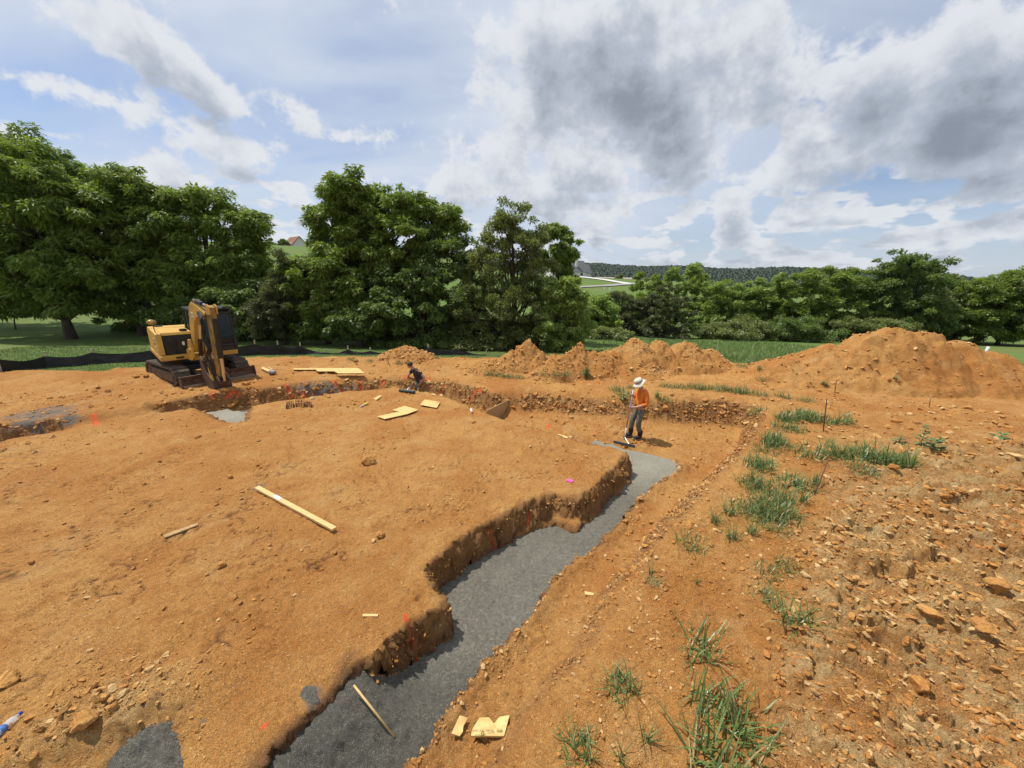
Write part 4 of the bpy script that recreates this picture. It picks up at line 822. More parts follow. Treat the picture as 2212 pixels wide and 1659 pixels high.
for px, py, kd, s in BANK: tuft(px, py, kd, s, ('grass tuft by the pit corner left of the upright rusty stake' if py < 930 and px < 1760 else 'grass tuft right beside the upright rusty stake' if py < 930 else 'grass tuft on the right edge of the pit' if py < 1020 and px < 1740 else 'grass tuft in the arm of grass reaching right below the stake' if py < 1020 else 'grass tuft in the thick patch left of the leaning stake' if py < 1130 else 'sparse grass tuft at the lower end of the green strip'), BG)
KG = 'grass tufts along the back rim'
BACKRIM = [(1058, 810, 'mat', .9), (1080, 812, 'mat', .9), (1100, 816, 'mat', 1.0), (1120, 818, 'mat', .9), (1175, 810, 'mat', .9), (1200, 812, 'mat', .9), (1220, 812, 'mat', .8), (1330, 842, 'mat', 1.0), (1346, 852, 'mat', 1.2), (1362, 838, 'mat', .9), (1440, 836, 'mat', 1.0), (1470, 838, 'mat', 1.0), (1500, 838, 'mat', 1.1), (1530, 840, 'mat', 1.0), (1556, 844, 'mat', 1.1), (1586, 846, 'mat', 1.0), (1608, 848, 'mat', 1.0), (1640, 854, 'mat', 1.0), (1420, 858, 'm', 1.0), (1434, 866, 'mat', .9), (1600, 850, 'w', 1.0), (1570, 842, 'mat', .9), (1515, 842, 'mat', .9), (1646, 820, 'mat', .7), (1600, 792, 'mat', .9), (757, 778, 'mat', .7), (800, 780, 'mat', .7), (860, 786, 'mat', .6), (1640, 800, 'm', .9)]
for px, py, kd, s in BACKRIM: tuft(px, py, kd, s, ('grass tuft on the back rim left of the orange-shirted person' if px < 1345 else 'grass tuft on the back rim right of the orange-shirted person'), KG)
def make_weed():
    m, b, p = new_mat('weed_leaf'); t = attr(b, 'tone'); c = b.mix(t, (0.05, 0.12, 0.03), (0.12, 0.22, 0.06)); b.link(c, p.inputs['Base Color']); p.inputs['Roughness'].default_value = 0.55; return m
WEED = make_weed()
def weed_mesh(seed, n, hgt, L, wid):
    rng = np.random.default_rng(seed); k = np.arange(n); z = hgt * (k / n); az = k * 2.4 + rng.normal(0, .3, n); l = L * rng.uniform(.6, 1.15, n) * (1 - 0.45 * k / n); el = rng.uniform(-0.1, 0.6, n)
    d = np.stack([np.cos(az) * np.cos(el), np.sin(az) * np.cos(el), np.sin(el)], -1); s = np.stack([-np.sin(az), np.cos(az), 0 * az], -1); b0 = np.stack([0 * z, 0 * z, z], -1) + d * 0.01
    V = np.stack([b0, b0 + d * (l * .35)[:, None] + s * (l * wid)[:, None] + [0, 0, .01], b0 + d * (l * .7)[:, None] + s * (l * wid * .8)[:, None], b0 + d * l[:, None] - np.array([0, 0, 1]) * (l * .2)[:, None], b0 + d * (l * .7)[:, None] - s * (l * wid * .8)[:, None], b0 + d * (l * .35)[:, None] - s * (l * wid)[:, None] + [0, 0, .01]], 1).reshape(-1, 3)
    F = np.array([[0, 1, 2, 5], [5, 2, 4, 4], [2, 3, 4, 4]])
    F = np.array([[0, 1, 5], [1, 2, 5], [2, 4, 5], [2, 3, 4]]); Q = (F[None] + (np.arange(n) * 6)[:, None, None]).reshape(-1, 3)
    me = mesh_np('leaves', V, Q, WEED, False, dict(tone=np.repeat(rng.random(n), 6)))
    sv, sq = tube_np([(0, 0, -.02), (0, 0, hgt * .5), (0.005, 0, hgt)], [.006, .005, .003], 5); return me, mesh_np('stem', sv, sq, WEED, True, dict(tone=np.full(len(sv), .5)))
for i, (px, py, n, h, L, s, lab) in enumerate([(1942, 958, 16, .16, .13, 1.1, 'small leafy weed left of the tall weed on the right bank'), (1988, 962, 34, .45, .17, 1.0, 'tallest leafy weed standing on the right bank'), (2014, 972, 24, .2, .17, 1.1, 'broad leafy weed just below the tallest weed'), (2030, 955, 12, .12, .15, 1.0, 'small weed right of the tallest weed'),
        (2160, 948, 14, .1, .2, 1.1, 'low weed with long leaves near the right picture edge'), (1266, 818, 40, .35, .2, 1.2, 'bright leafy weed clump on the back rim left of the worker'), (1830, 912, 18, .2, .16, 1.2, 'leafy weed right of the rusty stake'), (1346, 868, 18, .3, .18, 1.2, 'leafy weed hanging on the pit wall behind the worker'), (1690, 768, 10, .15, .12, 1.2, 'tiny weed on the left flank of the biggest dirt pile'),
        (1780, 832, 12, .1, .14, 1.2, 'small weed near the far rusty stake'), (1935, 820, 8, .1, .12, 1.2, 'tiny weed at the foot of the biggest dirt pile'), (1615, 788, 14, .25, .16, 1.2, 'leafy weed in the gap left of the biggest dirt pile')]):
    p = onsurf(px, py); a, st = weed_mesh(600 + i, n, h, L, 0.24); r = bpy.data.objects.new('weed', None); COL.objects.link(r); r.location = p; r.scale = (s, s, s); r['label'] = lab; r['category'] = 'weed'; r['group'] = 'weeds on the bare clay'
    add('leaf_cluster', a, r); add('stem', st, r)
def lawn():
    rng = np.random.default_rng(21); n = 110000
    x = rng.uniform(-24, 24, n); y = rng.uniform(11, 36, n)
    y[:45000] = rng.uniform(11, 19, 45000)
    jj = np.clip(np.searchsorted(gx, x) - 1, 0, NX - 2); ii = np.clip(np.searchsorted(gy, y) - 1, 0, NY - 2)
    g = np.where((y < 20.6) & (np.abs(x) < 22.6), grassm.reshape(NY, NX)[ii, jj], 1.0); ok = rng.random(n) < g * np.where(y < 19, 1, .8)
    x, y = x[ok], y[ok]; n = len(x); z = np.where((y < 20.6) & (np.abs(x) < 22.6), ground_many(x, y), z_far(x, y))
    tall = sstep(2, 7, x); L = (0.07 + 0.15 * tall) * rng.uniform(.6, 1.4, n)
    V, F = blades_np(np.stack([x, y, z - .01], -1), rng.uniform(0, 6.28, n), L, 0.02 + 0.012 * rng.random(n), rng.uniform(.05, .8, n), rng.uniform(.1, .9, n), 1)
    tone = rng.random(n) * .88; tone[rng.random(n) < .05] = .97
    add('grass', mesh_np('grass', V, F, BLADE, False, dict(tone=np.repeat(tone, 4))), kind='stuff', label='mown lawn and meadow grass round the site', cat='grass')
lawn()
# ------------------------------------------------------------------ hard-surface helper
class MB:
    def __init__(s): s.bm = bmesh.new()
    def _bev(s, vs, bev):
        if bev:
            es = {e for v in vs for e in v.link_edges}; bmesh.ops.bevel(s.bm, geom=list(es), offset=bev, segments=2, affect='EDGES', profile=0.6)
    def box(s, c, size, rot=None, bev=0.0):
        g = bmesh.ops.create_cube(s.bm, size=1.0); M = Matrix.Translation(c) @ (rot.to_matrix().to_4x4() if isinstance(rot, Euler) else (rot or Matrix())) @ Matrix.Diagonal((*size, 1)); bmesh.ops.transform(s.bm, matrix=M, verts=g['verts']); s._bev(g['verts'], bev); return s
    def cyl(s, a, b, r, n=12, r2=None, bev=0):
        a, b = Vector(a), Vector(b); d = b - a; g = bmesh.ops.create_cone(s.bm, cap_ends=True, segments=n, radius1=r, radius2=r if r2 is None else r2, depth=d.length)
        M = Matrix.Translation((a + b) / 2) @ d.to_track_quat('Z', 'Y').to_matrix().to_4x4(); bmesh.ops.transform(s.bm, matrix=M, verts=g['verts']); s._bev(g['verts'], bev); return s
    def prism(s, prof, y0, y1, bev=0.0, M=None):
        """profile in x-z pushed out from y0 to y1"""
        a = [s.bm.verts.new((x, y0, z)) for x, z in prof]; b = [s.bm.verts.new((x, y1, z)) for x, z in prof]; n = len(prof)
        s.bm.faces.new(a[::-1]); s.bm.faces.new(b)
        for i in range(n): s.bm.faces.new((a[i], a[(i + 1) % n], b[(i + 1) % n], b[i]))
        if M is not None: bmesh.ops.transform(s.bm, matrix=M, verts=a + b)
        s._bev(a + b, bev); return s
    def tube(s, pts, r, n=6):
        v, q = tube_np([tuple(p) for p in pts], [r] * len(pts) if not hasattr(r, '__len__') else r, n); vs = [s.bm.verts.new(p) for p in v]
        for f in q: s.bm.faces.new([vs[i] for i in f])
        s.bm.faces.new(vs[:n][::-1]); s.bm.faces.new(vs[-n:]); return s
    def poly(s, pts):
        s.bm.faces.new([s.bm.verts.new(p) for p in pts]); return s
    def sphere(s, c, r, sc=(1, 1, 1), sub=2):
        g = bmesh.ops.create_icosphere(s.bm, subdivisions=sub, radius=r); bmesh.ops.transform(s.bm, matrix=Matrix.Translation(c) @ Matrix.Diagonal((*sc, 1)), verts=g['verts']); return s
    def mesh(s, name, mat, smooth=False):
        bmesh.ops.recalc_face_normals(s.bm, faces=s.bm.faces); me = bpy.data.meshes.new(name); s.bm.to_mesh(me); s.bm.free(); me.materials.append(mat)
        if smooth:
            for p in me.polygons: p.use_smooth = True
        return me
    def obj(s, name, mat, parent=None, smooth=False, **kw): return add(name, s.mesh(name, mat, smooth), parent, **kw)
def empty(name, loc, label, cat, group=None, rz=0.0):
    o = bpy.data.objects.new(name, None); COL.objects.link(o); o.location = loc; o.rotation_euler = (0, 0, rz); o['label'] = label; o['category'] = cat
    if group: o['group'] = group
    return o
def text_mesh(txt, size, mat, name='lettering', ext=0.0015):
    cu = bpy.data.curves.new('t', 'FONT'); cu.body = txt; cu.size = size; cu.extrude = ext; cu.align_x = 'CENTER'; cu.align_y = 'CENTER'
    o = bpy.data.objects.new('t', cu); COL.objects.link(o); dg = bpy.context.evaluated_depsgraph_get(); me = bpy.data.meshes.new_from_object(o.evaluated_get(dg)); bpy.data.objects.remove(o); bpy.data.curves.remove(cu); me.name = name; me.materials.clear(); me.materials.append(mat); return me
# ------------------------------------------------------------------ excavator
YEL = pm('dusty_yellow_paint', (0.60, 0.345, 0.050), 0.55, 0.22, 3.0, 0.002, col2=(0.44, 0.265, 0.075))
BLK = pm('black_panel', (0.012, 0.013, 0.016), 0.42, 0.2, 5, col2=(0.03, 0.028, 0.026))
RUB = pm('track_rubber', (0.075, 0.066, 0.056), 0.9, 0.3, 6, 0.01, col2=(0.17, 0.115, 0.07))
GRIME = pm('grimy_yellow', (.36, .205, .035), .6, .3, 4, .003, col2=(.10, .07, .04))
MUD = pm('muddy_steel', (0.17, 0.105, 0.06), 0.85, 0.35, 4, 0.01, col2=(0.07, 0.055, 0.045))
RUST = pm('worn_rusty_steel', (0.135, 0.080, 0.052), 0.7, 0.3, 5, 0.004, metal=0.2, col2=(0.07, 0.048, 0.036))
STEEL = pm('bright_steel', (0.45, 0.45, 0.46), 0.35, 0.1, 8, metal=0.9)
CHROME = pm('chrome_rod', (0.62, 0.62, 0.64), 0.18, 0.05, 8, metal=1.0)
WHITE = pm('white_decal', (0.72, 0.72, 0.70), 0.6, 0.08, 8)
INK = pm('black_ink', (0.012, 0.012, 0.012), 0.7, 0.05, 8)
def make_glass():
    m, b, p = new_mat('tinted_glass'); p.inputs['Base Color'].default_value = (0.012, 0.024, 0.026, 1); p.inputs['Roughness'].default_value = 0.05; p.inputs['Alpha'].default_value = 0.8; p.inputs['Specular IOR Level'].default_value = 0.35; return m
GLASS = make_glass()
def excavator():
    c = onground(432, 809); rz = R(-31); S = 1.0
    root = empty('excavator', (c.x, c.y, c.z - 0.05), 'yellow crawler excavator with black cab and folded boom beside the far trench', 'excavator', rz=rz); root.scale = (.93, .93, .90)
    HR = Matrix.Rotation(R(-11), 4, 'Z'); PV = Vector((1.25, -.12, 0)); SW = HR @ Matrix.Translation(PV) @ Matrix.Rotation(R(11), 4, 'Z') @ Matrix.Translation(-PV); CUR = [HR]
    def part(mb, name, mat, parent=root, smooth=False, house=True):
        if house: bmesh.ops.transform(mb.bm, matrix=CUR[0], verts=mb.bm.verts)
        return mb.obj(name, mat, parent, smooth)
    # undercarriage
    for sd in (-1, 1):
        y0 = sd * 0.98; w = 0.46; L, H = 1.05, 0.34; loop = []
        for k in range(64):
            s_ = k / 64 * (4 * L + 2 * math.pi * H)
            if s_ < 2 * L: loop.append((-L + s_, 2 * H, 0))
            elif s_ < 2 * L + math.pi * H: a = (s_ - 2 * L) / H; loop.append((L + H * math.sin(a), H + H * math.cos(a), a))
            elif s_ < 4 * L + math.pi * H: loop.append((L - (s_ - 2 * L - math.pi * H), 0.0, math.pi))
            else: a = (s_ - 4 * L - math.pi * H) / H; loop.append((-L - H * math.sin(a), H - H * math.cos(a), math.pi + a))
        tb = MB()
        inner = [(x * 0.945, H + (z - H) * 0.86) for x, z, _ in loop]; outer = [(x, z) for x, z, _ in loop]
        for yy in (y0 - w / 2, y0 + w / 2): pass
        n = len(loop); vo0 = [tb.bm.verts.new((x, y0 - w / 2, z)) for x, z in outer]; vo1 = [tb.bm.verts.new((x, y0 + w / 2, z)) for x, z in outer]; vi0 = [tb.bm.verts.new((x, y0 - w / 2, z)) for x, z in inner]; vi1 = [tb.bm.verts.new((x, y0 + w / 2, z)) for x, z in inner]
        for i in range(n):
            j = (i + 1) % n
            for q in ((vo0[i], vo0[j], vo1[j], vo1[i]), (vi0[i], vi1[i], vi1[j], vi0[j]), (vo0[i], vi0[i], vi0[j], vo0[j]), (vo1[i], vo1[j], vi1[j], vi1[i])): tb.bm.faces.new(q)
        for i in range(0, n, 2):
            x, z, a = loop[i]; tb.box((x + 0.018 * math.sin(a), y0, z + 0.018 * math.cos(a)), (0.11, w + 0.01, 0.045), Euler((0, a, 0)), 0.01)
        tr = part(tb, 'track', RUB, house=False)
        part(MB().prism([(-L + .12, .13), (L - .12, .13), (L - .02, .3), (L - .1, .5), (-L + .1, .5), (-L + .02, .3)], y0 - w * .42, y0 + w * .42, 0.02), 'track_frame', MUD, tr, house=False)
        for x, r_, nm in ((-L, 0.25, 'drive_wheel'), (L, 0.25, 'idler_wheel')):
            part(MB().cyl((x, y0 - w * .4, H), (x, y0 + w * .4, H), r_, 20).cyl((x, y0 - w * .46, H), (x, y0 + w * .46, H), 0.1, 12), nm, MUD, tr, house=False)
    part(MB().box((0, 0, 0.55), (1.5, 1.5, 0.22), bev=0.04).cyl((0, 0, 0.6), (0, 0, 0.93), 0.5, 24), 'undercarriage_frame', BLK, house=False)
    bl = MB().prism([(1.72, 0.05), (1.80, 0.04), (1.745, .18), (1.735, .30), (1.79, .46), (1.72, .46), (1.69, .3), (1.70, .17)], -1.2, 1.2)
    for sd in (-1, 1): bl.prism([(1.66, 0.06), (1.84, .06), (1.86, .2), (1.80, .47), (1.68, .47)], sd * 1.2 - 0.02, sd * 1.2 + 0.02)
    bo = part(bl, 'blade', RUST, house=False); part(MB().box((1.795, 0, .075), (.03, 2.38, .10)), 'cutting_edge', STEEL, bo, house=False)
    for sd in (-1, 1): part(MB().box((1.2, sd * .45, .36), (1.1, .14, .12), Euler((0, R(6), 0)), 0.02), 'blade_arm', MUD, house=False)
    # house
    part(MB().prism([(-1.45, .95), (1.12, .95), (1.12, 1.13), (-1.5, 1.13)], -1.16, 1.16, 0.03), 'house_frame', YEL)
    part(MB().prism([(-1.5, 1.135), (-.55, 1.135), (-.5, 1.9), (-.6, 2.02), (-1.3, 2.0), (-1.55, 1.8)], -1.14, 1.14, 0.06), 'counterweight', YEL)
    ec = part(MB().prism([(-.5, 1.14), (1.0, 1.14), (.88, 1.92), (.80, 1.96), (-.5, 1.99)], -1.15, -0.98, 0.03).prism([(-.5, 1.85), (.84, 1.85), (.78, 1.955), (-.5, 1.985)], -.98, -.12, 0.02), 'engine_cover', YEL)
    part(MB().box((.20, -.56, 1.48), (1.3, .82, .70), bev=0.03).box((.86, -.86, 1.46), (.06, .16, .6)).cyl((.87, -.62, 1.2), (.87, -.62, 1.7), .02).box((.875, -.35, 1.5), (.03, .2, .3), bev=.01), 'service_bay', BLK)
    part(MB().box((.897, -.42, 1.53), (.006, .07, .13)), 'warning_label', WHITE)
    part(MB().cyl((.62, -.32, 1.9), (.62, -.32, 2.04), .1, 14).cyl((.62, -.32, 1.98), (.62, -.32, 2.02), .12, 14), 'air_cleaner', BLK)
    part(MB().cyl((-.9, -.85, 2.0), (-.9, -.85, 2.05), .14, 16), 'fuel_cap', BLK)
    for x, z in ((.45, 1.66), (.55, 1.38)):
        d = part(MB().box((x, -1.156, z), (.16, .008, .15)), 'side_decal', WHITE)
        me = text_mesh('CAT', .085, INK); t = add('lettering', me, d); t.matrix_local = HR @ Matrix.Translation((x, -1.162, z)) @ Matrix.Rotation(R(90), 4, 'X')
    part(MB().box((.35, -1.156, 1.52), (.08, .008, .13)), 'side_vent', BLK)
    part(MB().box((1.125, -.62, 1.04), (.012, .22, .07)), 'step_slot', BLK)
    part(MB().tube([(.7, -1.1, 1.95), (.7, -1.12, 2.25), (.72, -1.14, 2.33)], .012), 'mirror_arm', BLK)
    part(MB().sphere((.74, -1.14, 2.36), .15, (.25, 1.0, .62)), 'mirror', pm('mirror_painted_reflection', (.62, .42, .16), .3, .4, 7, metal=.4), smooth=True)  # yellowish reflection put into the mirror's base colour
    # cab
    cab = MB(); y0, y1 = -.06, 1.13
    P = [(-.45, 1.13), (1.05, 1.13), (1.10, 1.35), (.98, 2.62), (.88, 2.74), (-.40, 2.74)]
    for yy in (y0, y1):
        for a, b in zip(P, P[1:] + P[:1]): cab.cyl((a[0], yy, a[1]), (b[0], yy, b[1]), .045, 8)
        cab.cyl((.25, yy, 1.13), (.25, yy, 2.74), .035, 8)
        cab.box((.3, yy, 1.3), (1.48, .03, .34))
    for a in P: cab.cyl((a[0], y0, a[1]), (a[0], y1, a[1]), .045, 8)
    cab.cyl((1.09, y0, 1.62), (1.09, y1, 1.62), .025, 8); cab.box((1.07, .535, 1.27), (.05, 1.16, .28)); cab.box((-.43, .535, 1.95), (.03, 1.16, 1.5))
    cab.box((.25, .535, 2.77), (1.42, 1.28, .07), bev=.03).box((.98, 1.0, 2.8), (.1, .16, .1), bev=.02).box((.98, .25, 2.8), (.1, .16, .08), bev=.02)
    cb = part(cab, 'cab', BLK)
    part(MB().poly([(1.085, y0, 1.66), (1.085, y1, 1.66), (.985, y1, 2.6), (.985, y0, 2.6)]), 'windscreen', GLASS, cb)
    part(MB().poly([(1.06, y0, 1.42), (1.06, y1, 1.42), (1.085, y1, 1.6), (1.085, y0, 1.6)]), 'lower_window', GLASS, cb)
    for yy in (y0, y1): part(MB().poly([(-.4, yy, 1.48), (1.06, yy, 1.48), (.96, yy, 2.65), (-.36, yy, 2.7)]), 'side_window', GLASS, cb)
    part(MB().box((.1, .6, 1.5), (.5, .5, .14), bev=.04).box((-.18, .6, 1.9), (.14, .5, .75), Euler((0, R(-8), 0)), .05).box((-.2, .6, 2.35), (.1, .28, .2), bev=.03), 'seat', BLK, cb)
    part(MB().box((.7, .2, 1.62), (.02, .16, .22)), 'cab_sticker', pm('pale_green_label', (0.35, 0.52, 0.46), .6, .05), cb)
    part(MB().cyl((1.0, 1.16, 1.4), (.95, 1.2, 2.4), .02, 8).box((.98, 1.24, 2.25), (.05, .12, .26), bev=.02), 'cab_mirror', BLK, cb)
    # boom group, in the x-z plane at y = yb
    yb = -.12; CUR[0] = SW
    part(MB().prism([(1.0, .92), (1.35, .92), (1.5, 1.05), (1.5, 1.5), (1.42, 1.72), (1.28, 1.72), (1.22, 1.4), (1.0, 1.3)], yb - .24, yb - .17, .01).prism([(1.0, .92), (1.35, .92), (1.5, 1.05), (1.5, 1.5), (1.42, 1.62), (1.28, 1.62), (1.22, 1.4), (1.0, 1.3)], yb + .17, yb + .24, .01).cyl((1.36, yb - .28, 1.32), (1.36, yb + .28, 1.32), .07).box((1.2, yb, 1.05), (.3, .44, .25)), 'swing_bracket', YEL)
    bm_ = [(1.28, 1.25), (1.46, 1.22), (1.60, 1.75), (1.86, 2.42), (2.1, 2.62), (2.75, 2.60), (2.80, 2.78), (2.2, 3.02), (1.86, 3.12), (1.66, 2.98), (1.40, 2.2)]
    bo = part(MB().prism(bm_, yb - .13, yb + .13, .012), 'boom', YEL)
    for sd in (-1, 1):
        dc = part(MB().box((1.82, yb + sd * .133, 2.66), (.16, .006, .17)), 'boom_decal', WHITE, bo); me = text_mesh('CAT', .085, INK); t = add('lettering', me, dc)
        t.matrix_local = SW @ Matrix.Translation((1.82, yb + sd * .138, 2.66)) @ Matrix.Rotation(R(90), 4, 'X') @ (Matrix.Rotation(R(180), 4, 'Y') if sd > 0 else Matrix())
    for sd in (-.07, .07): part(MB().box((2.0, yb + sd, 3.13), (.12, .025, .16)), 'cylinder_lug', YEL, bo)
    part(MB().cyl((1.5, yb, 1.1), (1.72, yb, 1.75), .065, 14), 'boom_cylinder', BLK); part(MB().cyl((1.7, yb, 1.7), (1.9, yb, 2.3), .04, 12), 'boom_cylinder_rod', CHROME)
    part(MB().cyl((1.82, yb, 3.16), (2.45, yb, 3.08), .075, 14), 'stick_cylinder', BLK); part(MB().cyl((2.4, yb, 3.085), (3.0, yb, 2.98), .042, 12), 'stick_cylinder_rod', CHROME)
    st = [(2.66, 2.62), (2.78, 2.56), (2.72, .46), (2.84, .42), (2.98, .55), (3.12, 2.3), (3.10, 2.98), (2.98, 3.06), (2.88, 3.0)]
    so = part(MB().prism(st, yb - .09, yb + .09, .012), 'stick', GRIME)
    for sd in (-.11, .11): part(MB().prism([(2.9, 2.75), (3.16, 2.75), (3.16, 3.02), (3.05, 3.1), (2.95, 3.08)], yb + sd - .015, yb + sd + .015), 'stick_bracket', YEL, so)
    part(MB().cyl((2.78, yb - .17, 2.68), (2.78, yb + .17, 2.68), .06), 'pivot_pin', RUST, so)
    part(MB().cyl((3.17, yb, 2.6), (3.09, yb, 1.2), .082, 14), 'bucket_cylinder', BLK); part(MB().cyl((3.09, yb, 1.25), (3.03, yb, .35), .045, 12), 'bucket_cylinder_rod', CHROME)
    part(MB().prism([(2.78, .5), (2.86, .52), (3.06, .38), (3.02, .28), (2.9, .36)], yb - .17, yb - .13).prism([(2.78, .5), (2.86, .52), (3.06, .38), (3.02, .28), (2.9, .36)], yb + .13, yb + .17).prism([(2.98, .36), (3.06, .38), (2.80, .02), (2.72, .06)], yb - .1, yb + .1), 'bucket_link', RUST)
    part(MB().tube([(2.62, yb - .22, 1.0), (2.64, yb - .23, .6), (2.74, yb - .22, .3), (2.78, yb - .2, .02)], .045, 8), 'thumb_link', YEL)
    # bucket, curled in behind the stick
    shell = [(2.80, .36), (2.86, .10), (2.74, .0), (2.48, .02), (2.22, .22), (2.10, .55), (2.12, 1.02)]
    inner = [(2.15, 1.02), (2.135, .56), (2.25, .25), (2.49, .055), (2.72, .035), (2.82, .12), (2.765, .35)]
    bk = part(MB().prism(shell + inner, yb - .27, yb + .27), 'bucket', RUST)
    for sd in (-1, 1): part(MB().prism([(2.80, .37), (2.87, .1), (2.74, -.01), (2.48, .01), (2.21, .21), (2.09, .55), (2.11, 1.04), (2.17, 1.04), (2.46, .62)], yb + sd * .27 - .015, yb + sd * .27 + .015), 'bucket_side', RUST, bk)
    for k in range(5): part(MB().box((2.13, yb - .22 + k * .11, 1.10), (.04, .06, .16), bev=.01), 'tooth', STEEL, bk)
    # hoses
    for k in range(4):
        o = yb - .1 + .06 * k; part(MB().tube([(1.5, o, 1.5), (1.62, o, 2.2), (1.72, o, 3.05), (2.0, o, 3.14), (2.5, o, 2.98), (2.8, o, 2.88)], .016), 'boom_pipe', YEL if k % 2 else BLK, bo)
    for k in range(4):
        o = yb - .19 - .025 * k; part(MB().tube([(2.45, o + .06, 2.82), (2.72, o, 2.66 - .04 * k), (2.82, o - .02, 2.3), (2.80 - .04 * k, o - .03, 1.9), (2.92, o, 1.55), (2.78 - .05 * k, o - .05, 1.2), (2.78, o + .02, .9 - .1 * k)], .017), 'hose', BLK, so)
    for k in range(2): part(MB().tube([(1.4, yb + .2 + .05 * k, 1.5), (1.6, yb + .3, 1.3), (1.55, yb + .28, 1.0), (1.3, yb + .25, .95)], .02), 'hose', BLK, bo)
    return root
excavator()
# ------------------------------------------------------------------ people
def skin(chains, sub=2):
    """chains: list of (points [(x,y,z,r)], optional branch links) skinned into one surface"""
    me = bpy.data.meshes.new('s'); V, E, Rr = [], [], []; idx = {}
    def vid(p):
        k = tuple(round(c, 4) for c in p[:3])
        if k not in idx: idx[k] = len(V); V.append(p[:3]); Rr.append(p[3:])
        return idx[k]
    for ch in chains:
        ids = [vid(p) for p in ch]
        for a, b in zip(ids, ids[1:]): E.append((a, b))
    me.from_pydata(V, E, []); o = bpy.data.objects.new('s', me); COL.objects.link(o)
    m = o.modifiers.new('k', 'SKIN'); m.use_smooth_shade = True
    for i, d in enumerate(me.skin_vertices[0].data):
        r = Rr[i]; d.radius = (r[0], r[1] if len(r) > 1 else r[0]); d.use_root = i == 0
    s = o.modifiers.new('u', 'SUBSURF'); s.levels = s.render_levels = sub
    dg = bpy.context.evaluated_depsgraph_get(); out = bpy.data.meshes.new_from_object(o.evaluated_get(dg)); bpy.data.objects.remove(o); bpy.data.meshes.remove(me)
    for p in out.polygons: p.use_smooth = True
    return out
def join_meshes(name, meshes, mat):
    bm = bmesh.new()
    for m_ in meshes: bm.from_mesh(m_)
    me = bpy.data.meshes.new(name); bm.to_mesh(me); bm.free(); me.materials.clear(); me.materials.append(mat)
    for p in me.polygons: p.use_smooth = True; p.material_index = 0
    return me
def hand(wrist, palm, tips_dir, curl_dir, side, s=1.0):
    """palm plus five unequal, bent fingers closing towards curl_dir"""
    w, p = Vector(wrist), Vector(palm); f = Vector(tips_dir).normalized(); c = Vector(curl_dir).normalized(); sd = Vector(side).normalized(); ch = [[(*w, .024, .03), (*((w + p) / 2), .022, .036), (*p, .018, .036)]]
    for k, (o, l) in enumerate(((-.03, .068), (-.01, .078), (.01, .072), (.028, .056))):
        b = p + sd * o * s - f * .01; m1 = b + (f * .55 + c * .25) * l * s; m2 = m1 + (f * .1 + c * .5) * l * s; m3 = m2 + (c * .2 - f * .35) * l * s
        ch.append([(*b, .010), (*m1, .009), (*m2, .0085), (*m3, .007)])
    b = (w + p) / 2 - sd * .02; ch.append([(*b, .011), (*(b - sd * .025 + f * .02 + c * .01), .010), (*(b - sd * .028 + f * .045 + c * .03), .009)])
    return [skin([q], 1) for q in ch]
def head_mesh(c, fwd, r=0.098, up=(0, 0, 1)):
    f = Vector(fwd).normalized(); u = (Vector(up) - f * Vector(up).dot(f)).normalized(); s = f.cross(u); M = Matrix((f, -s, u)).transposed().to_4x4(); M.translation = c
    mb = MB(); mb.sphere((0, 0, .012), r, (1.0, .80, 1.12), 3); mb.sphere((.02, 0, -.058), .066, (1.0, .86, .95), 2); mb.sphere((r * 1.02, 0, -.012), .017, (1, .75, 1.4), 2)
    for sd in (-1, 1): mb.sphere((-.005, sd * .082, -.01), .028, (.7, .35, 1.15), 2); mb.sphere((.088, sd * .033, .014), .012, (.5, 1, .7), 1)
    mb.box((.083, 0, -.052), (.02, .046, .010)); bmesh.ops.transform(mb.bm, matrix=M, verts=mb.bm.verts); me = mb.mesh('h', SKIN_M, True); return me, M
SKIN_M = pm('skin', (0.50, 0.27, 0.18), 0.6, 0.12, 10); HAIR_M = pm('brown_hair', (0.055, 0.032, 0.02), 0.7, 0.3, 30)
ORANGE = pm('orange_cotton', (0.74, 0.20, 0.028), 0.9, 0.12, 9, 0.006, 12); CARGO = pm('grey_work_trousers', (0.150, 0.142, 0.112), 0.95, 0.22, 9, 0.006, 14); BOOT = pm('black_rubber_boot', (0.018, 0.018, 0.018), 0.6, 0.2, 9); TAN = pm('muddy_boot', (0.30, 0.20, 0.10), 0.9, 0.3, 9)
HATM = pm('cream_canvas', (0.66, 0.60, 0.47), 0.95, 0.12, 9); TEE = pm('charcoal_cotton', (0.048, 0.045, 0.055), 0.92, 0.2, 9, 0.005, 14); DENIM = pm('blue_denim', (0.035, 0.06, 0.105), 0.92, 0.3, 12); BAND = pm('grey_hat_band', (0.22, 0.21, 0.18), .9)
def person(name_loc, rz, label): return empty('person', name_loc, label, 'person', rz=rz)
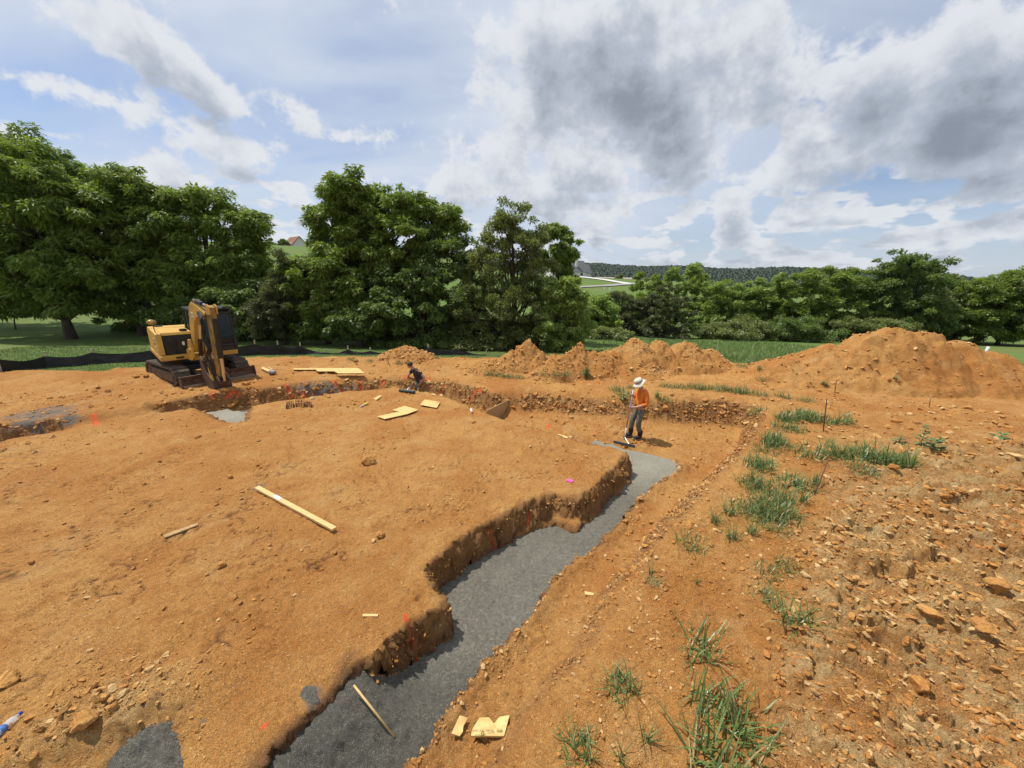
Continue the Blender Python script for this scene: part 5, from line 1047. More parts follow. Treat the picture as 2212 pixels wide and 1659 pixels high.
def worker_standing():
    p = onground(1376, 946); root = person(p, R(186), 'person in orange shirt and cream sun hat pulling a long rake over the wet concrete')
    root.location.z = p.z
    L = .16
    legs = {1: [(0.0, .10, .93), (.06, .11, .50), (-.02, .12, .10)], -1: [(0.0, -.10, .93), (.15, -.11, .52), (.16, -.12, .10)]}
    pel = (0, 0, .96, .15, .12); sp1 = (.02, 0, 1.14, .14, .115); sp2 = (-.02, 0, 1.34, .165, .125); nk0 = (.0, 0, 1.46, .09, .075); nk = (.05, 0, 1.53, .058); hd = (.085, 0, 1.60, .06)
    arms = {1: [(-.03, .185, 1.41), (-.06, .265, 1.13), (.20, .19, 1.02), (.31, .12, .985)], -1: [(-.02, -.185, 1.41), (.08, -.26, 1.17), (.25, -.10, 1.29), (.31, -.02, 1.335)]}
    ch = [[pel, sp1, sp2, nk0, nk, hd]]
    for sd in (1, -1):
        a = legs[sd]; ch.append([pel, (*a[0][:2], .90, .09), (*a[1], .062), (*a[2], .045), (a[2][0] + .08, a[2][1], .07, .034)])
        q = arms[sd]; ch.append([sp2, (*q[0], .062), (*q[1], .046), (*q[2], .036), (*q[3], .026)])
    hm, M = head_mesh(Vector((.11, 0, 1.64)), (.82, 0, -.55))
    hands = hand((.24, .17, 1.01), (.345, .11, .985), (.6, -.5, .1), (-.3, -.8, 0), (0, 0, -1)) + hand((.26, -.08, 1.30), (.335, -.01, 1.345), (.4, .7, .1), (-.4, .6, 0), (0, 0, 1))
    add('body', join_meshes('body', [skin(ch), hm] + hands, SKIN_M), root)
    sh = [[(0, 0, .90, .18, .155), (.01, 0, .98, .178, .152), (.02, 0, 1.10, .172, .145), (-.02, 0, 1.34, .185, .145), (.0, 0, 1.455, .11, .09), (.035, 0, 1.495, .075, .07)]]
    for sd in (1, -1):
        q = arms[sd]; e, w = Vector(q[1]), Vector(q[2]); m_ = e + (w - e) * .55; sh.append([(-.02, 0, 1.34, .185, .145), (q[0][0], q[0][1], q[0][2], .085), (*((Vector(q[0]) + e) / 2 + Vector((0, sd * .01, 0))), .074), (*e, .066), (*m_, .054)])
    add('shirt', join_meshes('shirt', [skin(sh)], ORANGE), root)
    tr = [[(0, 0, 1.0, .15, .13), (0, 0, .93, .16, .135)]]
    for sd in (1, -1):
        a = legs[sd]; h_, k_, an = Vector(a[0]), Vector(a[1]), Vector(a[2]); tr.append([(0, 0, .93, .16, .135), (h_.x, h_.y, .86, .105), (*((h_ + k_) / 2), .092), (*k_, .082), (*((k_ + an) / 2 + Vector((.01, 0, 0))), .074), (*(an + Vector((0, 0, .16))), .078)])
    add('trousers', join_meshes('trousers', [skin(tr)], CARGO), root)
    add('belt', MB().cyl((0, 0, .985), (0, 0, 1.02), .165, 20).mesh('belt', BOOT), root)
    for sd in (1, -1):
        a = Vector(legs[sd][2]); add('boot', join_meshes('boot', [skin([[(a.x, a.y, a.z + .22, .078), (a.x, a.y, a.z + .02, .074), (a.x + .02, a.y, .065, .072), (a.x + .12, a.y, .06, .068), (a.x + .20, a.y, .045, .05)]])], BOOT), root)
        add('boot_sole', MB().box((a.x + .07, a.y, .02), (.29, .11, .05), bev=.02).mesh('boot_sole', TAN), root)
    # hat: wavy brim, band, crown
    n = 28; mb = MB(); rings = [(.20, .0), (.15, .012), (.108, .02)]; vs = []
    for r_, z in rings: vs.append([mb.bm.verts.new((r_ * math.cos(t) * 1.05, r_ * math.sin(t), z + (.030 * math.sin(3 * t + 1) - .02) * (r_ > .14))) for t in [2 * math.pi * k / n for k in range(n)]])
    for r_, z in [(.106, .08), (.095, .115), (.05, .128)]: vs.append([mb.bm.verts.new((r_ * math.cos(t) * 1.08, r_ * math.sin(t), z)) for t in [2 * math.pi * k / n for k in range(n)]])
    for a, b in zip(vs, vs[1:]):
        for k in range(n): mb.bm.faces.new((a[k], a[(k + 1) % n], b[(k + 1) % n], b[k]))
    mb.bm.faces.new(vs[-1]); HM = M @ Matrix.Translation((-.01, 0, .045)); bmesh.ops.transform(mb.bm, matrix=HM, verts=mb.bm.verts); ho = mb.obj('hat', HATM, root, True); s_ = ho.modifiers.new('t', 'SOLIDIFY'); s_.thickness = .006
    b2 = MB().cyl((0, 0, .025), (0, 0, .062), .114, 28, .112); bmesh.ops.transform(b2.bm, matrix=HM @ Matrix.Diagonal((1.07, 1, 1, 1)), verts=b2.bm.verts); b2.obj('hat_band', BAND, root, True)
    return root
w1 = worker_standing(); bpy.context.view_layer.update()
def rake():
    M = Matrix.Translation(w1.location) @ Matrix.Rotation(w1.rotation_euler.z, 4, 'Z')
    h1 = M @ Vector((.355, .105, .985)); h2 = M @ Vector((.345, -.005, 1.35)); foot = onground(1347, 962); foot = Vector((foot.x, foot.y, CONC_Z + .06))
    d = (h1 - foot); top = foot + d * 1.52
    r = empty('concrete_rake', foot, 'long-handled concrete rake held over the wet footing by the person in orange', 'rake'); loc = lambda p: p - foot
    MB().cyl(loc(foot + d * .03), loc(foot + d * .40), .017, 10).obj('handle_grip', pm('white_wrap', (.62, .58, .55), .7), r, True); MB().cyl(loc(foot + d * .40), loc(top), .015, 10).obj('handle', pm('violet_aluminium', (.36, .33, .44), .4, .2, 14, metal=.5), r, True)
    a, b = W(1325, 954, CONC_Z + .07), W(1372, 965, CONC_Z + .07); A, B = Vector((*a, CONC_Z + .07)), Vector((*b, CONC_Z + .07)); A, B = loc(A), loc(B); u = (B - A).normalized(); q = Matrix((u, Vector((-u.y, u.x, 0)), Vector((0, 0, 1)))).transposed().to_4x4(); q.translation = (A + B) / 2
    mb = MB().box((0, 0, 0), ((B - A).length, .016, .085), bev=.004); bmesh.ops.transform(mb.bm, matrix=q, verts=mb.bm.verts); mb.obj('rake_head', pm('grey_aluminium', (.10, .11, .10), .5, .2), r)
    for s_ in (-.16, .16): MB().cyl(loc(foot + d * .12), (A + B) / 2 + u * s_, .007, 6).obj('brace', STEEL, r)
rake()
def worker_kneeling():
    p = onground(905, 842); q = at_depth(907, 822, p.y + .30); fl = -0.42
    root = person((q.x, q.y, fl), R(214), 'person in dark grey t-shirt and jeans kneeling in the far trench, reaching down')
    pel = (0, 0, .50, .15, .125); s1 = (.06, 0, .68, .14, .115); s2 = (.16, 0, .90, .165, .12); n0 = (.22, 0, 1.00, .09, .075); n1 = (.27, 0, 1.06, .056); hd = (.32, 0, 1.12, .06)
    arms = {1: [(.14, .19, .94), (-.06, .36, .72), (.06, .24, .48), (.11, .20, .42)], -1: [(.20, -.18, .93), (.34, -.30, .70), (.46, -.32, .42), (.49, -.33, .34)]}
    legs = {1: [(0, .11, .46), (.30, .16, .08), (-.10, .16, .07)], -1: [(0, -.11, .46), (.26, -.15, .08), (-.14, -.15, .07)]}
    ch = [[pel, s1, s2, n0, n1, hd]]
    for sd in (1, -1):
        a = legs[sd]; ch.append([pel, (*a[0], .085), (*a[1], .06), (*a[2], .045)]); b = arms[sd]; ch.append([s2, (*b[0], .058), (*b[1], .045), (*b[2], .034), (*b[3], .026)])
    hm, M = head_mesh(Vector((.345, -.01, 1.15)), (.72, -.1, -.62))
    hands = hand((.08, .23, .47), (.13, .19, .40), (.5, -.3, -.8), (.2, -.6, -.3), (0, .4, -.3)) + hand((.47, -.32, .40), (.50, -.33, .32), (.2, 0, -1), (-.5, .3, -.2), (0, 1, 0))
    add('body', join_meshes('body', [skin(ch), hm] + hands, SKIN_M), root)
    sh = [[(-.02, 0, .44, .18, .155), (0, 0, .52, .18, .16), (.06, 0, .68, .175, .148), (.16, 0, .90, .182, .138), (.225, 0, .995, .105, .085), (.25, 0, 1.03, .07)]]
    for sd in (1, -1):
        b = arms[sd]; e = Vector(b[0]).lerp(Vector(b[1]), .62); sh.append([(.16, 0, .90, .182, .138), (*b[0], .082), (*e, .072)])
    add('shirt', join_meshes('shirt', [skin(sh)], TEE), root)
    tr = [[(-.01, 0, .54, .15, .13), (0, 0, .46, .16, .135)]]
    for sd in (1, -1): a = legs[sd]; tr.append([(0, 0, .46, .16, .135), (*Vector(a[0]).lerp(Vector(a[1]), .25), .105), (*a[1], .082), (*a[2], .065)])
    add('trousers', join_meshes('trousers', [skin(tr)], DENIM), root)
    for sd in (1, -1): a = legs[sd][2]; add('boot', join_meshes('boot', [skin([[(a[0], a[1], .08, .06), (a[0] - .08, a[1], .07, .055), (a[0] - .16, a[1], .05, .045)]])], BOOT), root)
    mb = MB().sphere((-.022, 0, .035), .112, (1.0, .88, .95), 3)
    rr_ = np.random.default_rng(4)
    for v in mb.bm.verts:
        v.co *= 1 + rr_.normal(0, .035)
        if v.co.x > .05 and v.co.z < .05: v.co.x = .05
        if v.co.z < -.03: v.co.z = -.03
    bmesh.ops.transform(mb.bm, matrix=M, verts=mb.bm.verts); mb.obj('hair', HAIR_M, root, True)
worker_kneeling()
# ------------------------------------------------------------------ lumber and board
def make_osb():
    m, b, p = new_mat('oriented_strand_board'); pos = b.n('ShaderNodeNewGeometry').outputs['Position']
    v = b.n('ShaderNodeTexVoronoi', {'Vector': b.n('ShaderNodeMapping', {'Vector': pos, 'Scale': (14, 30, 14), 'Rotation': (0, 0, .5)}).outputs[0], 'Scale': 1.0}); t = b.n('ShaderNodeSeparateColor', {0: v.outputs['Color']}).outputs[0]
    c = b.mix(t, (0.58, 0.36, 0.12), (0.70, 0.49, 0.20)); c = b.mix(b.mr(b.noise(pos, 3.5, 4, .6), .55, .75, 0, .6), c, (0.40, 0.22, 0.07)); b.link(c, p.inputs['Base Color']); p.inputs['Roughness'].default_value = .8; return m
OSB = make_osb()
PINE = pm('pine_lumber', (0.68, 0.46, 0.19), .75, .16, 3, .001, 20, stretch=(1, 8, 8), col2=(0.56, 0.36, 0.14)); OLDP = pm('weathered_pine', (0.50, 0.32, 0.14), .85, .3, 6, stretch=(1, 6, 6)); EDGE = pm('cut_board_edge', (0.42, 0.24, 0.08), .9, .2, 20)
def flat_board(name, label, px, th, mat=OSB, cat='board', group=None, z=None, warp=0.0, lift=0.0):
    """a board lying on the ground, its top outline given by photograph pixels"""
    g = [onground(*q) for q in px]; zc = max(p.z for p in g) if z is None else z
    zs = [p.z * .35 + (zc + th) * .65 + lift for p in g] if z is None else [zc + th + lift] * len(g)
    zs = [max(a, p.z + th * .9) for a, p in zip(zs, g)]
    top = [Vector((*W(q[0], q[1], a), a)) for q, a in zip(px, zs)]; c = sum(top, Vector()) / len(top)
    mb = MB(); a = [mb.bm.verts.new(p - c) for p in top]; d = [mb.bm.verts.new(p - c - Vector((0, 0, th))) for p in top]; n = len(top)
    mb.bm.faces.new(a); mb.bm.faces.new(d[::-1])
    for i in range(n): mb.bm.faces.new((d[i], d[(i + 1) % n], a[(i + 1) % n], a[i]))
    return mb.obj(name, mat, label=label, cat=cat, group=group, loc=c)
def zp(k, ox, oy, f): return [((ox + x * f) * .5486, (oy + y * f) * .5486) for x, y in k]
pl = flat_board('plank', 'long pale pine plank with a white smear lying on the pad', zp([(230, 185), (2010, 1130), (1900, 1190), (125, 235)], 980, 1880, .1718), .04, PINE, 'plank', z=0.03)
SM = pm('white_lime_smear', (0.62, 0.60, 0.56), .9, .15, 14)
def smear(parent, px, z):
    top = [Vector((*W(q[0], q[1], z), z)) - parent.location for q in px]; mb = MB().poly(top); return mb.obj('smear', SM, parent)
smear(pl, zp([(590, 390), (640, 395), (735, 450), (745, 495), (700, 520), (600, 480), (550, 440)], 980, 1880, .1718), 0.074)
flat_board('stick', 'short weathered wood strip on the pad left of the long plank', [(352, 1156), (426, 1129), (429, 1133), (356, 1161)], .02, OLDP, 'stick')
Z6 = lambda k: zp(k, 1000, 1400, .226)
BGp = 'boards laid out right of the excavator'
flat_board('board', 'long narrow strip of board at left end of the boards by the far trench', Z6([(675, 222), (1090, 217), (1130, 243), (692, 243)]), .02, OSB, 'board', BGp, lift=.02)
flat_board('board', 'widest sheet among the boards by the far trench', Z6([(1050, 219), (1812, 214), (1880, 266), (1110, 273)]), .025, OSB, 'board', BGp, lift=.06)
flat_board('board', 'nearest sheet of the boards by the far trench, casting a dark gap below', Z6([(1400, 270), (1882, 268), (1930, 303), (1470, 308)]), .03, OSB, 'board', BGp, lift=.12)
flat_board('stick', 'thin pale stick behind the boards by the far trench', Z6([(910, 197), (950, 196), (1050, 219), (1020, 222)]), .03, PINE, 'stick')
flat_board('wood_block', 'small wood block under the boards by the far trench', Z6([(1230, 276), (1280, 275), (1282, 294), (1236, 296)]), .05, PINE, 'block')
flat_board('plank', 'pale board with a wrapped end lying right of the excavator blade', Z6([(150, 193), (318, 258), (285, 292), (122, 222)]), .05, PINE, 'plank', lift=.05)
flat_board('stick', 'thin stick beside the wrapped board right of the excavator blade', Z6([(236, 193), (262, 196), (328, 248), (310, 254)]), .04, PINE, 'stick', lift=.03)
Z5 = lambda k: zp(k, 1360, 1500, .3165)
flat_board('board', 'upper of two overlapping board pieces in the middle of the pad', Z5([(735, 308), (903, 357), (760, 402), (583, 362)]), .014, OSB, lift=.012)
flat_board('board', 'lower long strip of two overlapping board pieces in the middle of the pad', Z5([(392, 440), (640, 388), (770, 375), (905, 361), (760, 412), (490, 472)]), .016, OSB, lift=.03)
flat_board('board', 'square board piece with dark footprints below the kneeling person', Z5([(985, 228), (1178, 262), (1137, 333), (930, 295)]), .016, OSB, lift=.03)
flat_board('wood_block', 'short two-by-four offcut left of the float tool', Z5([(345, 222), (420, 178), (456, 183), (386, 232)]), .045, PINE, 'block')
flat_board('wood_block', 'pale wood chip beside the dark hollow near the far trench', Z5([(1072, 158), (1095, 153), (1122, 166), (1118, 178), (1076, 172)]), .05, PINE, 'block')
flat_board('wood_chip', 'flat tan wood chip at the foot of the orange mark by the far trench', Z5([(1168, 172), (1195, 165), (1222, 178), (1190, 184)]), .02, PINE, 'chip')
flat_board('wood_chip', 'small pale rectangular wood chip above the near trench bend', [(783, 1326), (817, 1326), (816, 1331), (784, 1331)], .018, PINE, 'chip')
flat_board('wood_chip', 'small pale wood chip on the right bank of the near trench', [(1263, 1277), (1283, 1281), (1282, 1286), (1264, 1284)], .02, PINE, 'chip')
flat_board('wood_chip', 'yellow wood sliver on the pad left of the rake', [(1206, 937), (1226, 943), (1226, 947), (1205, 941)], .02, PINE, 'chip')
flat_board('pink_foam_piece', 'bright pink foam scrap on the pad left of the footing', [(1226, 1034), (1239, 1037), (1236, 1042), (1223, 1038)], .025, pm('pink_foam', (.80, .10, .36), .7, .05), 'foam scrap')
Zs = lambda k: zp(k, 1760, 2780, .1266)
sc = flat_board('board_scrap', 'notched board scrap with black printed lettering in the foreground', Zs([(1010, 355), (1300, 350), (1380, 440), (1460, 545), (1560, 440), (1640, 330), (1945, 285), (1775, 925), (742, 920), (800, 700), (900, 540)]), .012, OSB, 'board scrap', lift=.012)
flat_board('board_scrap', 'torn board scrap left of the printed scrap', Zs([(390, 290), (645, 355), (600, 470), (510, 620), (490, 800), (388, 930), (135, 850)]), .014, OSB, 'board scrap', lift=.012)
flat_board('board_scrap', 'lower layer board under the printed scrap', Zs([(760, 900), (1790, 905), (1775, 955), (740, 950)]), .010, OSB, 'board scrap')
def put_text(parent, txt, size, a, c_, rot_line, z):
    me = text_mesh(txt, size, INK, 'printed_lettering', .0008); t = add('printed_lettering', me, parent); A, B = Vector((*W(*a, z), z)), Vector((*W(*c_, z), z)); d = B - A; t.location = (A + B) / 2 - parent.location; t.rotation_euler = (0, 0, math.atan2(d.y, d.x)); w = max(v.co.x for v in me.vertices) - min(v.co.x for v in me.vertices); t.scale = (d.length / w,) * 3
zt = max((sc.matrix_world @ v.co).z for v in sc.data.vertices) + sc.location.z * 0 + 0.0; bpy.context.view_layer.update(); zt = max((sc.matrix_world @ v.co).z for v in sc.data.vertices) + .002
put_text(sc, 'SPACING  PANEL  AND', .03, Zs([(800, 775)])[0], Zs([(1730, 770)])[0], None, zt); put_text(sc, '0', .04, Zs([(1065, 870)])[0], Zs([(1150, 868)])[0], None, zt)
# form board standing in the far trench
fb = onground(1060, 893)
a, c_ = W(1057, 888, -.02), W(1092, 870, -.02); A, B = Vector((*a, -.42)), Vector((*c_, -.42))
fm = MB(); u = (B - A).normalized(); nn = Vector((-u.y, u.x, 0)) * .012
for s_ in (0,):
    q = [A - u * .15, B + u * .15]; v = [q[0] - nn, q[1] - nn, q[1] + nn, q[0] + nn]; v = [p - A for p in v]; lo = [fm.bm.verts.new(p) for p in v]; hi = [fm.bm.verts.new(p + Vector((0, 0, .46))) for p in v]
    fm.bm.faces.new(lo[::-1]); fm.bm.faces.new(hi)
    for i in range(4): fm.bm.faces.new((lo[i], lo[(i + 1) % 4], hi[(i + 1) % 4], hi[i]))
fm.obj('form_board', OLDP, label='upright form board closing off the small concrete pour', cat='form board', loc=A)
def rod(name, label, cat, p0, p1, r, mat, n=8, group=None, r2=None):
    A, B = Vector(p0), Vector(p1); return MB().tube([(0, 0, 0), (B - A) * .5, B - A], [r, r, r if r2 is None else r2], n).obj(name, mat, label=label, cat=cat, group=group, loc=A, smooth=True)
def stand(px_base, px_top, extra=0.0):
    b = onground(*px_base); t = at_depth(*px_top, b.y + extra); return b - Vector((0, 0, .05)), t
RBAR = pm('rusty_rebar', (0.16, 0.062, 0.035), .85, .3, 30)
for bs, tp, r, lab, ex in [((1779, 932), (1786, 862), .013, 'rusty rebar stake upright in the grass on the right bank', 0), ((1803, 852), (1807, 822), .011, 'farther short rusty rebar stake on the right bank', 0), ((1756, 1074), (1790, 992), .011, 'leaning rusty rebar stake in the grass strip', .5), ((842, 790), (836, 770), .009, 'thin rusty rod behind the kneeling person', 0)]:
    b, t = stand(bs, tp, ex); rod('rebar_stake', lab, 'stake', b, t, r, RBAR, group='rebar stakes')
b, t = stand((2008, 880), (2011, 851)); rod('wood_stake', 'thin pale wooden stake on the right bank', 'stake', b, t, .012, OLDP)
cz = lambda q: float(conc_z(np.array([q[0]]), np.array([q[1]]))[0]) + .022
z0, z1 = cz(W(764, 1480, -.25)), cz(W(852, 1592, -.4)); A = Vector((*W(764, 1480, z0 + .05), z0 + .05)); B = Vector((*W(852, 1592, z1), z1)); rod('wood_stake', 'pale wooden stick lying in the wet concrete at lower left', 'stake', A, B, .011, PINE)
g = bpy.context
# ------------------------------------------------------------------ small litter
def bottle():
    a, c_ = onground(46, 1549), onground(-14, 1602); a = a + Vector((0, 0, .04)); c_ = c_ + Vector((0, 0, .04)); d = c_ - a; r = empty('water_bottle', a, 'clear plastic water bottle with blue cap on the near left spoil heap', 'bottle')
    q = d.to_track_quat('Z', 'Y').to_matrix().to_4x4(); L = d.length
    m, b, p = new_mat('clear_plastic'); p.inputs['Base Color'].default_value = (.8, .84, .88, 1); p.inputs['Roughness'].default_value = .12; p.inputs['Alpha'].default_value = .42; p.inputs['Specular IOR Level'].default_value = .8
    v, f = tube_np([(0, 0, z * L) for z in (.07, .12, .2, .3, .42, .5, .52, .7, .86, .95, 1)], [.014, .014, .024, .032, .033, .031, .033, .033, .032, .033, .028], 20); v = np.array([q @ Vector(p_) for p_ in v]); add('bottle_body', mesh_np('bottle_body', v, f, m), r)
    MB().cyl(q @ Vector((0, 0, -.012)), q @ Vector((0, 0, .012)), .016, 16, bev=.003).obj('cap', pm('blue_cap', (.025, .04, .30), .4, .1), r, True)
    MB().cyl(q @ Vector((0, 0, .6 * L)), q @ Vector((0, 0, .82 * L)), .0342, 20).obj('bottle_band', pm('blue_band', (.10, .22, .55), .5, .2), r, True)
bottle()
def tube_thing(name, label, cat, pa, pb, r, mats, split):
    a, c_ = onground(*pa), onground(*pb); a.z += r; c_.z += r; d = c_ - a; o = empty(name, a, label, cat); MB().cyl((0, 0, 0), d * split, r, 12, bev=r * .2).obj('body', mats[0], o, True); MB().cyl(d * split, d, r * .8, 12, r * .5).obj('nozzle', mats[1], o, True)
tube_thing('spray_can', 'yellow and white tube lying on the pad left of the overlapping boards', 'tube', Z5([(280, 290)])[0], Z5([(195, 330)])[0], .035, (pm('yellow_label', (.66, .62, .08), .5, .2, 20), pm('white_violet', (.55, .52, .62), .5)), .6)
tube_thing('paint_can', 'white spray can with orange cap on the pad near the form board', 'spray can', Z5([(1562, 366)])[0], Z5([(1578, 412)])[0], .035, (WHITE, pm('orange_cap', (.75, .16, .04), .5)), .72)
def sack():
    p = onground(*Z6([(325, 325)])[0]); v, f = ico(3); rngs = np.random.default_rng(2); v = v * np.array([.20, .13, .10]) * (1 + .18 * np.array([mnoise.noise(Vector(q) * 2.2) for q in v])[:, None]); me = mesh_np('sack', v, f, pm('grey_wrapped_sack', (.40, .33, .32), .8, .4, 9, col2=(.10, .09, .10)))
    o = add('sack', me, label='crumpled grey sack at the end of the wrapped board', cat='sack'); o.location = p + Vector((0, 0, .08)); o.rotation_euler = (0, 0, R(-55))
sack()
def float_tool():
    a, c_ = onground(863, 846), onground(896, 850); a.z += .05; c_.z += .05; m_ = (a + c_) / 2; r = empty('float_tool', m_, 'dark green float tool with short handle lying at the pad edge by the kneeling person', 'float'); d = c_ - a
    MB().cyl(a - m_, c_ - m_, .055, 14, bev=.01).obj('float_head', pm('dark_green_tube', (.045, .065, .055), .6, .2), r, True); t = onground(894, 834); MB().cyl((0, 0, .03), (t - m_) + Vector((0, 0, .12)), .024, 8).obj('handle', STEEL, r, True)
float_tool()
def wire_basket(label, k, h=.12, seed=0):
    q = [onground(*s) for s in Z6(k)]; c = sum(q, Vector()) / 4; q = [p - c for p in q]; mb = MB(); up = Vector((0, 0, h))
    for i in range(4):
        a, b = q[i], q[(i + 1) % 4]
        for z in (.02, .5, 1): mb.tube([a + up * z, b + up * z], .008, 5)
        for t in (0, .33, .66): p = a.lerp(b, t); mb.tube([p, p + up], .008, 5)
    for t in (.25, .5, .75): mb.tube([q[0].lerp(q[1], t) + up, q[3].lerp(q[2], t) + up], .008, 5)
    mb.obj('wire_basket', RBAR, label=label, cat='wire basket', loc=c)
wire_basket('rectangular rusty wire basket on the pad near the far trench', [(735, 835), (880, 835), (880, 898), (735, 898)]); wire_basket('bent rusty wire basket left of the rectangular one', [(580, 862), (690, 850), (692, 905), (565, 935)], .10); wire_basket('small rusty wire basket right of the rectangular one', [(900, 850), (1000, 852), (1005, 905), (905, 900)], .08)
# ------------------------------------------------------------------ spilt concrete
def splat(label, px, h):
    poly = [tuple(onground(*q)[:2]) for q in px]; xs = [p[0] for p in poly]; ys = [p[1] for p in poly]; st = .018
    ax = np.arange(min(xs) - .1, max(xs) + .1, st); ay = np.arange(min(ys) - .1, max(ys) + .1, st); A, B = np.meshgrid(ax, ay); a, c_ = A.ravel(), B.ravel(); d = sdf(a + .03 * fbm(a * 7, c_ * 7, 3, 7), c_ + .03 * fbm(a * 7, c_ * 7, 3, 8), poly)
    z = ground_many(a, c_) * 1.0 + h * sstep(.01, -.12, d) - .03 * sstep(0, .05, d) + .022 * clods(a, c_, .09, 401, .7) * (d < 0) + .012 * clods(a, c_, .045, 402, .7) * (d < 0); ok = d < .05; f = grid_faces(len(ax), len(ay)); f = f[ok[f].all(1)]; use = np.unique(f); rm = np.full(len(a), -1); rm[use] = np.arange(len(use))
    add('concrete_spill', mesh_np('concrete_spill', np.stack([a, c_, z], -1)[use], rm[f], CONC, True, dict(rough=np.ones(len(use)))), label=label, cat='concrete')
splat('heap of spilt wet concrete at the bottom left of the picture', [(366, 1561), (335, 1563), (300, 1582), (264, 1605), (234, 1659), (225, 1700), (410, 1700), (395, 1655), (386, 1612), (376, 1571)], .07)
splat('small splash of wet concrete on the pad above the lying stick', [(655, 1490), (668, 1482), (680, 1490), (683, 1505), (695, 1515), (690, 1532), (676, 1526), (664, 1510), (650, 1500)], .02)
# ------------------------------------------------------------------ silt fence
def fence():
    FABR = pm('black_silt_fabric', (.010, .010, .012), .55, .3, 3, .01, 6, col2=(.022, .022, .024)); POST = pm('pale_stake', (.52, .46, .36), .9, .2)
    base = [onground(-120, 815), onground(0, 803), onground(104, 794), onground(205, 786), onground(330, 781)]
    pts = [Vector((p.x, p.y, 0)) for p in base]
    last = pts[-1]
    for px, y in ((430, 16.9), (553, 17.6), (602, 17.9), (650, 18.1), (705, 18.2), (752, 18.3), (800, 18.5), (872, 18.7), (925, 18.8), (992, 18.9), (1050, 19.0)):
        q = at_depth(px, 765, y); pts.append(Vector((q.x, y, 0)))
    root = empty('silt_fence', (pts[0].x, pts[0].y, surf(pts[0].x, pts[0].y)), 'low black silt fence on pale stakes between the dirt and the lawn', 'silt fence'); o = root.location
    hs = [.50, .50, .48, .50, .50, .52, .55, .52, .45, .12, .28, .22, .12, .40, .36, .1]
    for i, p in enumerate(pts):
        z = surf(p.x, p.y); b = Vector((p.x, p.y + .03, z - .1)) - o; MB().box(b + Vector((0, 0, .1 + hs[i] / 2 + .03)), (.045, .045, hs[i] + .22)).obj('post', POST, root)
        if i + 1 < len(pts):
            q = pts[i + 1]; n = 26; rws = 7; V = []
            for r_ in range(rws):
                for k in range(n):
                    t = k / (n - 1); x = p.x + (q.x - p.x) * t; y = p.y + (q.y - p.y) * t; hh = hs[i] + (hs[i + 1] - hs[i]) * t - .10 * math.sin(math.pi * t); u = r_ / (rws - 1)
                    w = .035 * mnoise.noise(Vector((x * 2.3, u * 2.2, 3))) + .02 * mnoise.noise(Vector((x * 7, u * 5, 9))); V.append((x - o.x, y + w - .05 * (1 - u) - o.y, surf(x, y) - .03 + hh * u - o.z))
            add('fabric_panel', mesh_np('fabric_panel', np.array(V), grid_faces(n, rws), FABR), root)
fence()
# ------------------------------------------------------------------ far houses, drive, markers
ROOFR = pm('brown_red_shingles', (.26, .115, .07), .9, .2, .8); SIDING = pm('white_siding', (.70, .68, .63), .8, .08, 2); ROOFG = pm('grey_shingles', (.155, .155, .155), .85, .15, 1); DARKW = pm('dark_window', (.02, .022, .025), .3, .1)
def gable(root, cx, cy, L, Wd, hw, hr, wallm, roofm, over=.5):
    """gabled block along local x"""
    MB().box((cx, cy, hw / 2 - 1.5), (L, Wd, hw + 3)).obj('wall', wallm, root)
    g = MB()
    for sx in (-L / 2 + .02, L / 2 - .02): g.poly([(cx + sx, cy - Wd / 2, hw), (cx + sx, cy + Wd / 2, hw), (cx + sx, cy, hw + hr)])
    g.obj('gable_wall', wallm, root); sl = math.atan2(hr, Wd / 2); ln = math.hypot(hr, Wd / 2) + over
    for sd in (-1, 1): MB().box((cx, cy + sd * (ln / 2) * math.cos(sl), hw + hr - (ln / 2) * math.sin(sl) + .1), (L + 2 * over, ln, .22), Euler((sd * -sl, 0, 0))).obj('roof', roofm, root)
y = 205; q = at_depth(640, 545, y)
h1 = empty('red_roof_house', (q.x, y, q.z - 1.0), 'white house with steep brown-red roof on the left hilltop', 'house', rz=R(-42)); gable(h1, 0, 0, 12, 9.5, 3.0, 5.2, SIDING, ROOFR)
for x in (-3.5, 0, 3.5): MB().box((x, -4.78, 1.5), (1.1, .08, 1.4)).obj('window', DARKW, h1)
MB().box((-6.04, 0, 1.2), (.08, 1.2, 2.2)).obj('door', DARKW, h1)
for yy in (-3.6, 3.6): MB().box((-8.2, yy, 1.2), (.35, .35, 2.6)).obj('porch_post', SIDING, h1)
MB().box((-7.3, 0, 2.7), (2.6, 8.4, .2), Euler((0, R(-14), 0))).obj('porch_roof', SIDING, h1)
for x in (1.5, 3.2): MB().box((x, -3.2, 5.1), (.7, .1, 1.0), Euler((R(-48), 0, 0))).obj('skylight', SIDING, h1)
for k, px in enumerate((585, 597)): p = at_depth(px, 543, y - 6); MB().box((0, 0, .3), (.5, .5, 2.4)).obj('gate_post', SIDING, label=('left' if k == 0 else 'right') + ' of two white gate posts beside the red-roofed house', cat='post', loc=(p.x, p.y, p.z))
y = 235; q = at_depth(1243, 597, y)
h2 = empty('grey_roof_house', (q.x - 6, y, q.z), 'grey-roofed house with white chimney on the far hillside right of the centre trees', 'house', rz=R(18)); gable(h2, 0, 0, 22, 10, 2.6, 6.2, SIDING, ROOFG); gable(h2, 13.2, 3.0, 6, 8, 2.2, 5.0, SIDING, ROOFG)
MB().box((5.5, -2.6, 6.0), (1.2, .9, 7.5)).obj('chimney', SIDING, h2)
for x in (-6, -2, 2, 8): MB().box((x, -5.04, 1.2), (1.4, .08, 1.3)).obj('window', DARKW, h2)
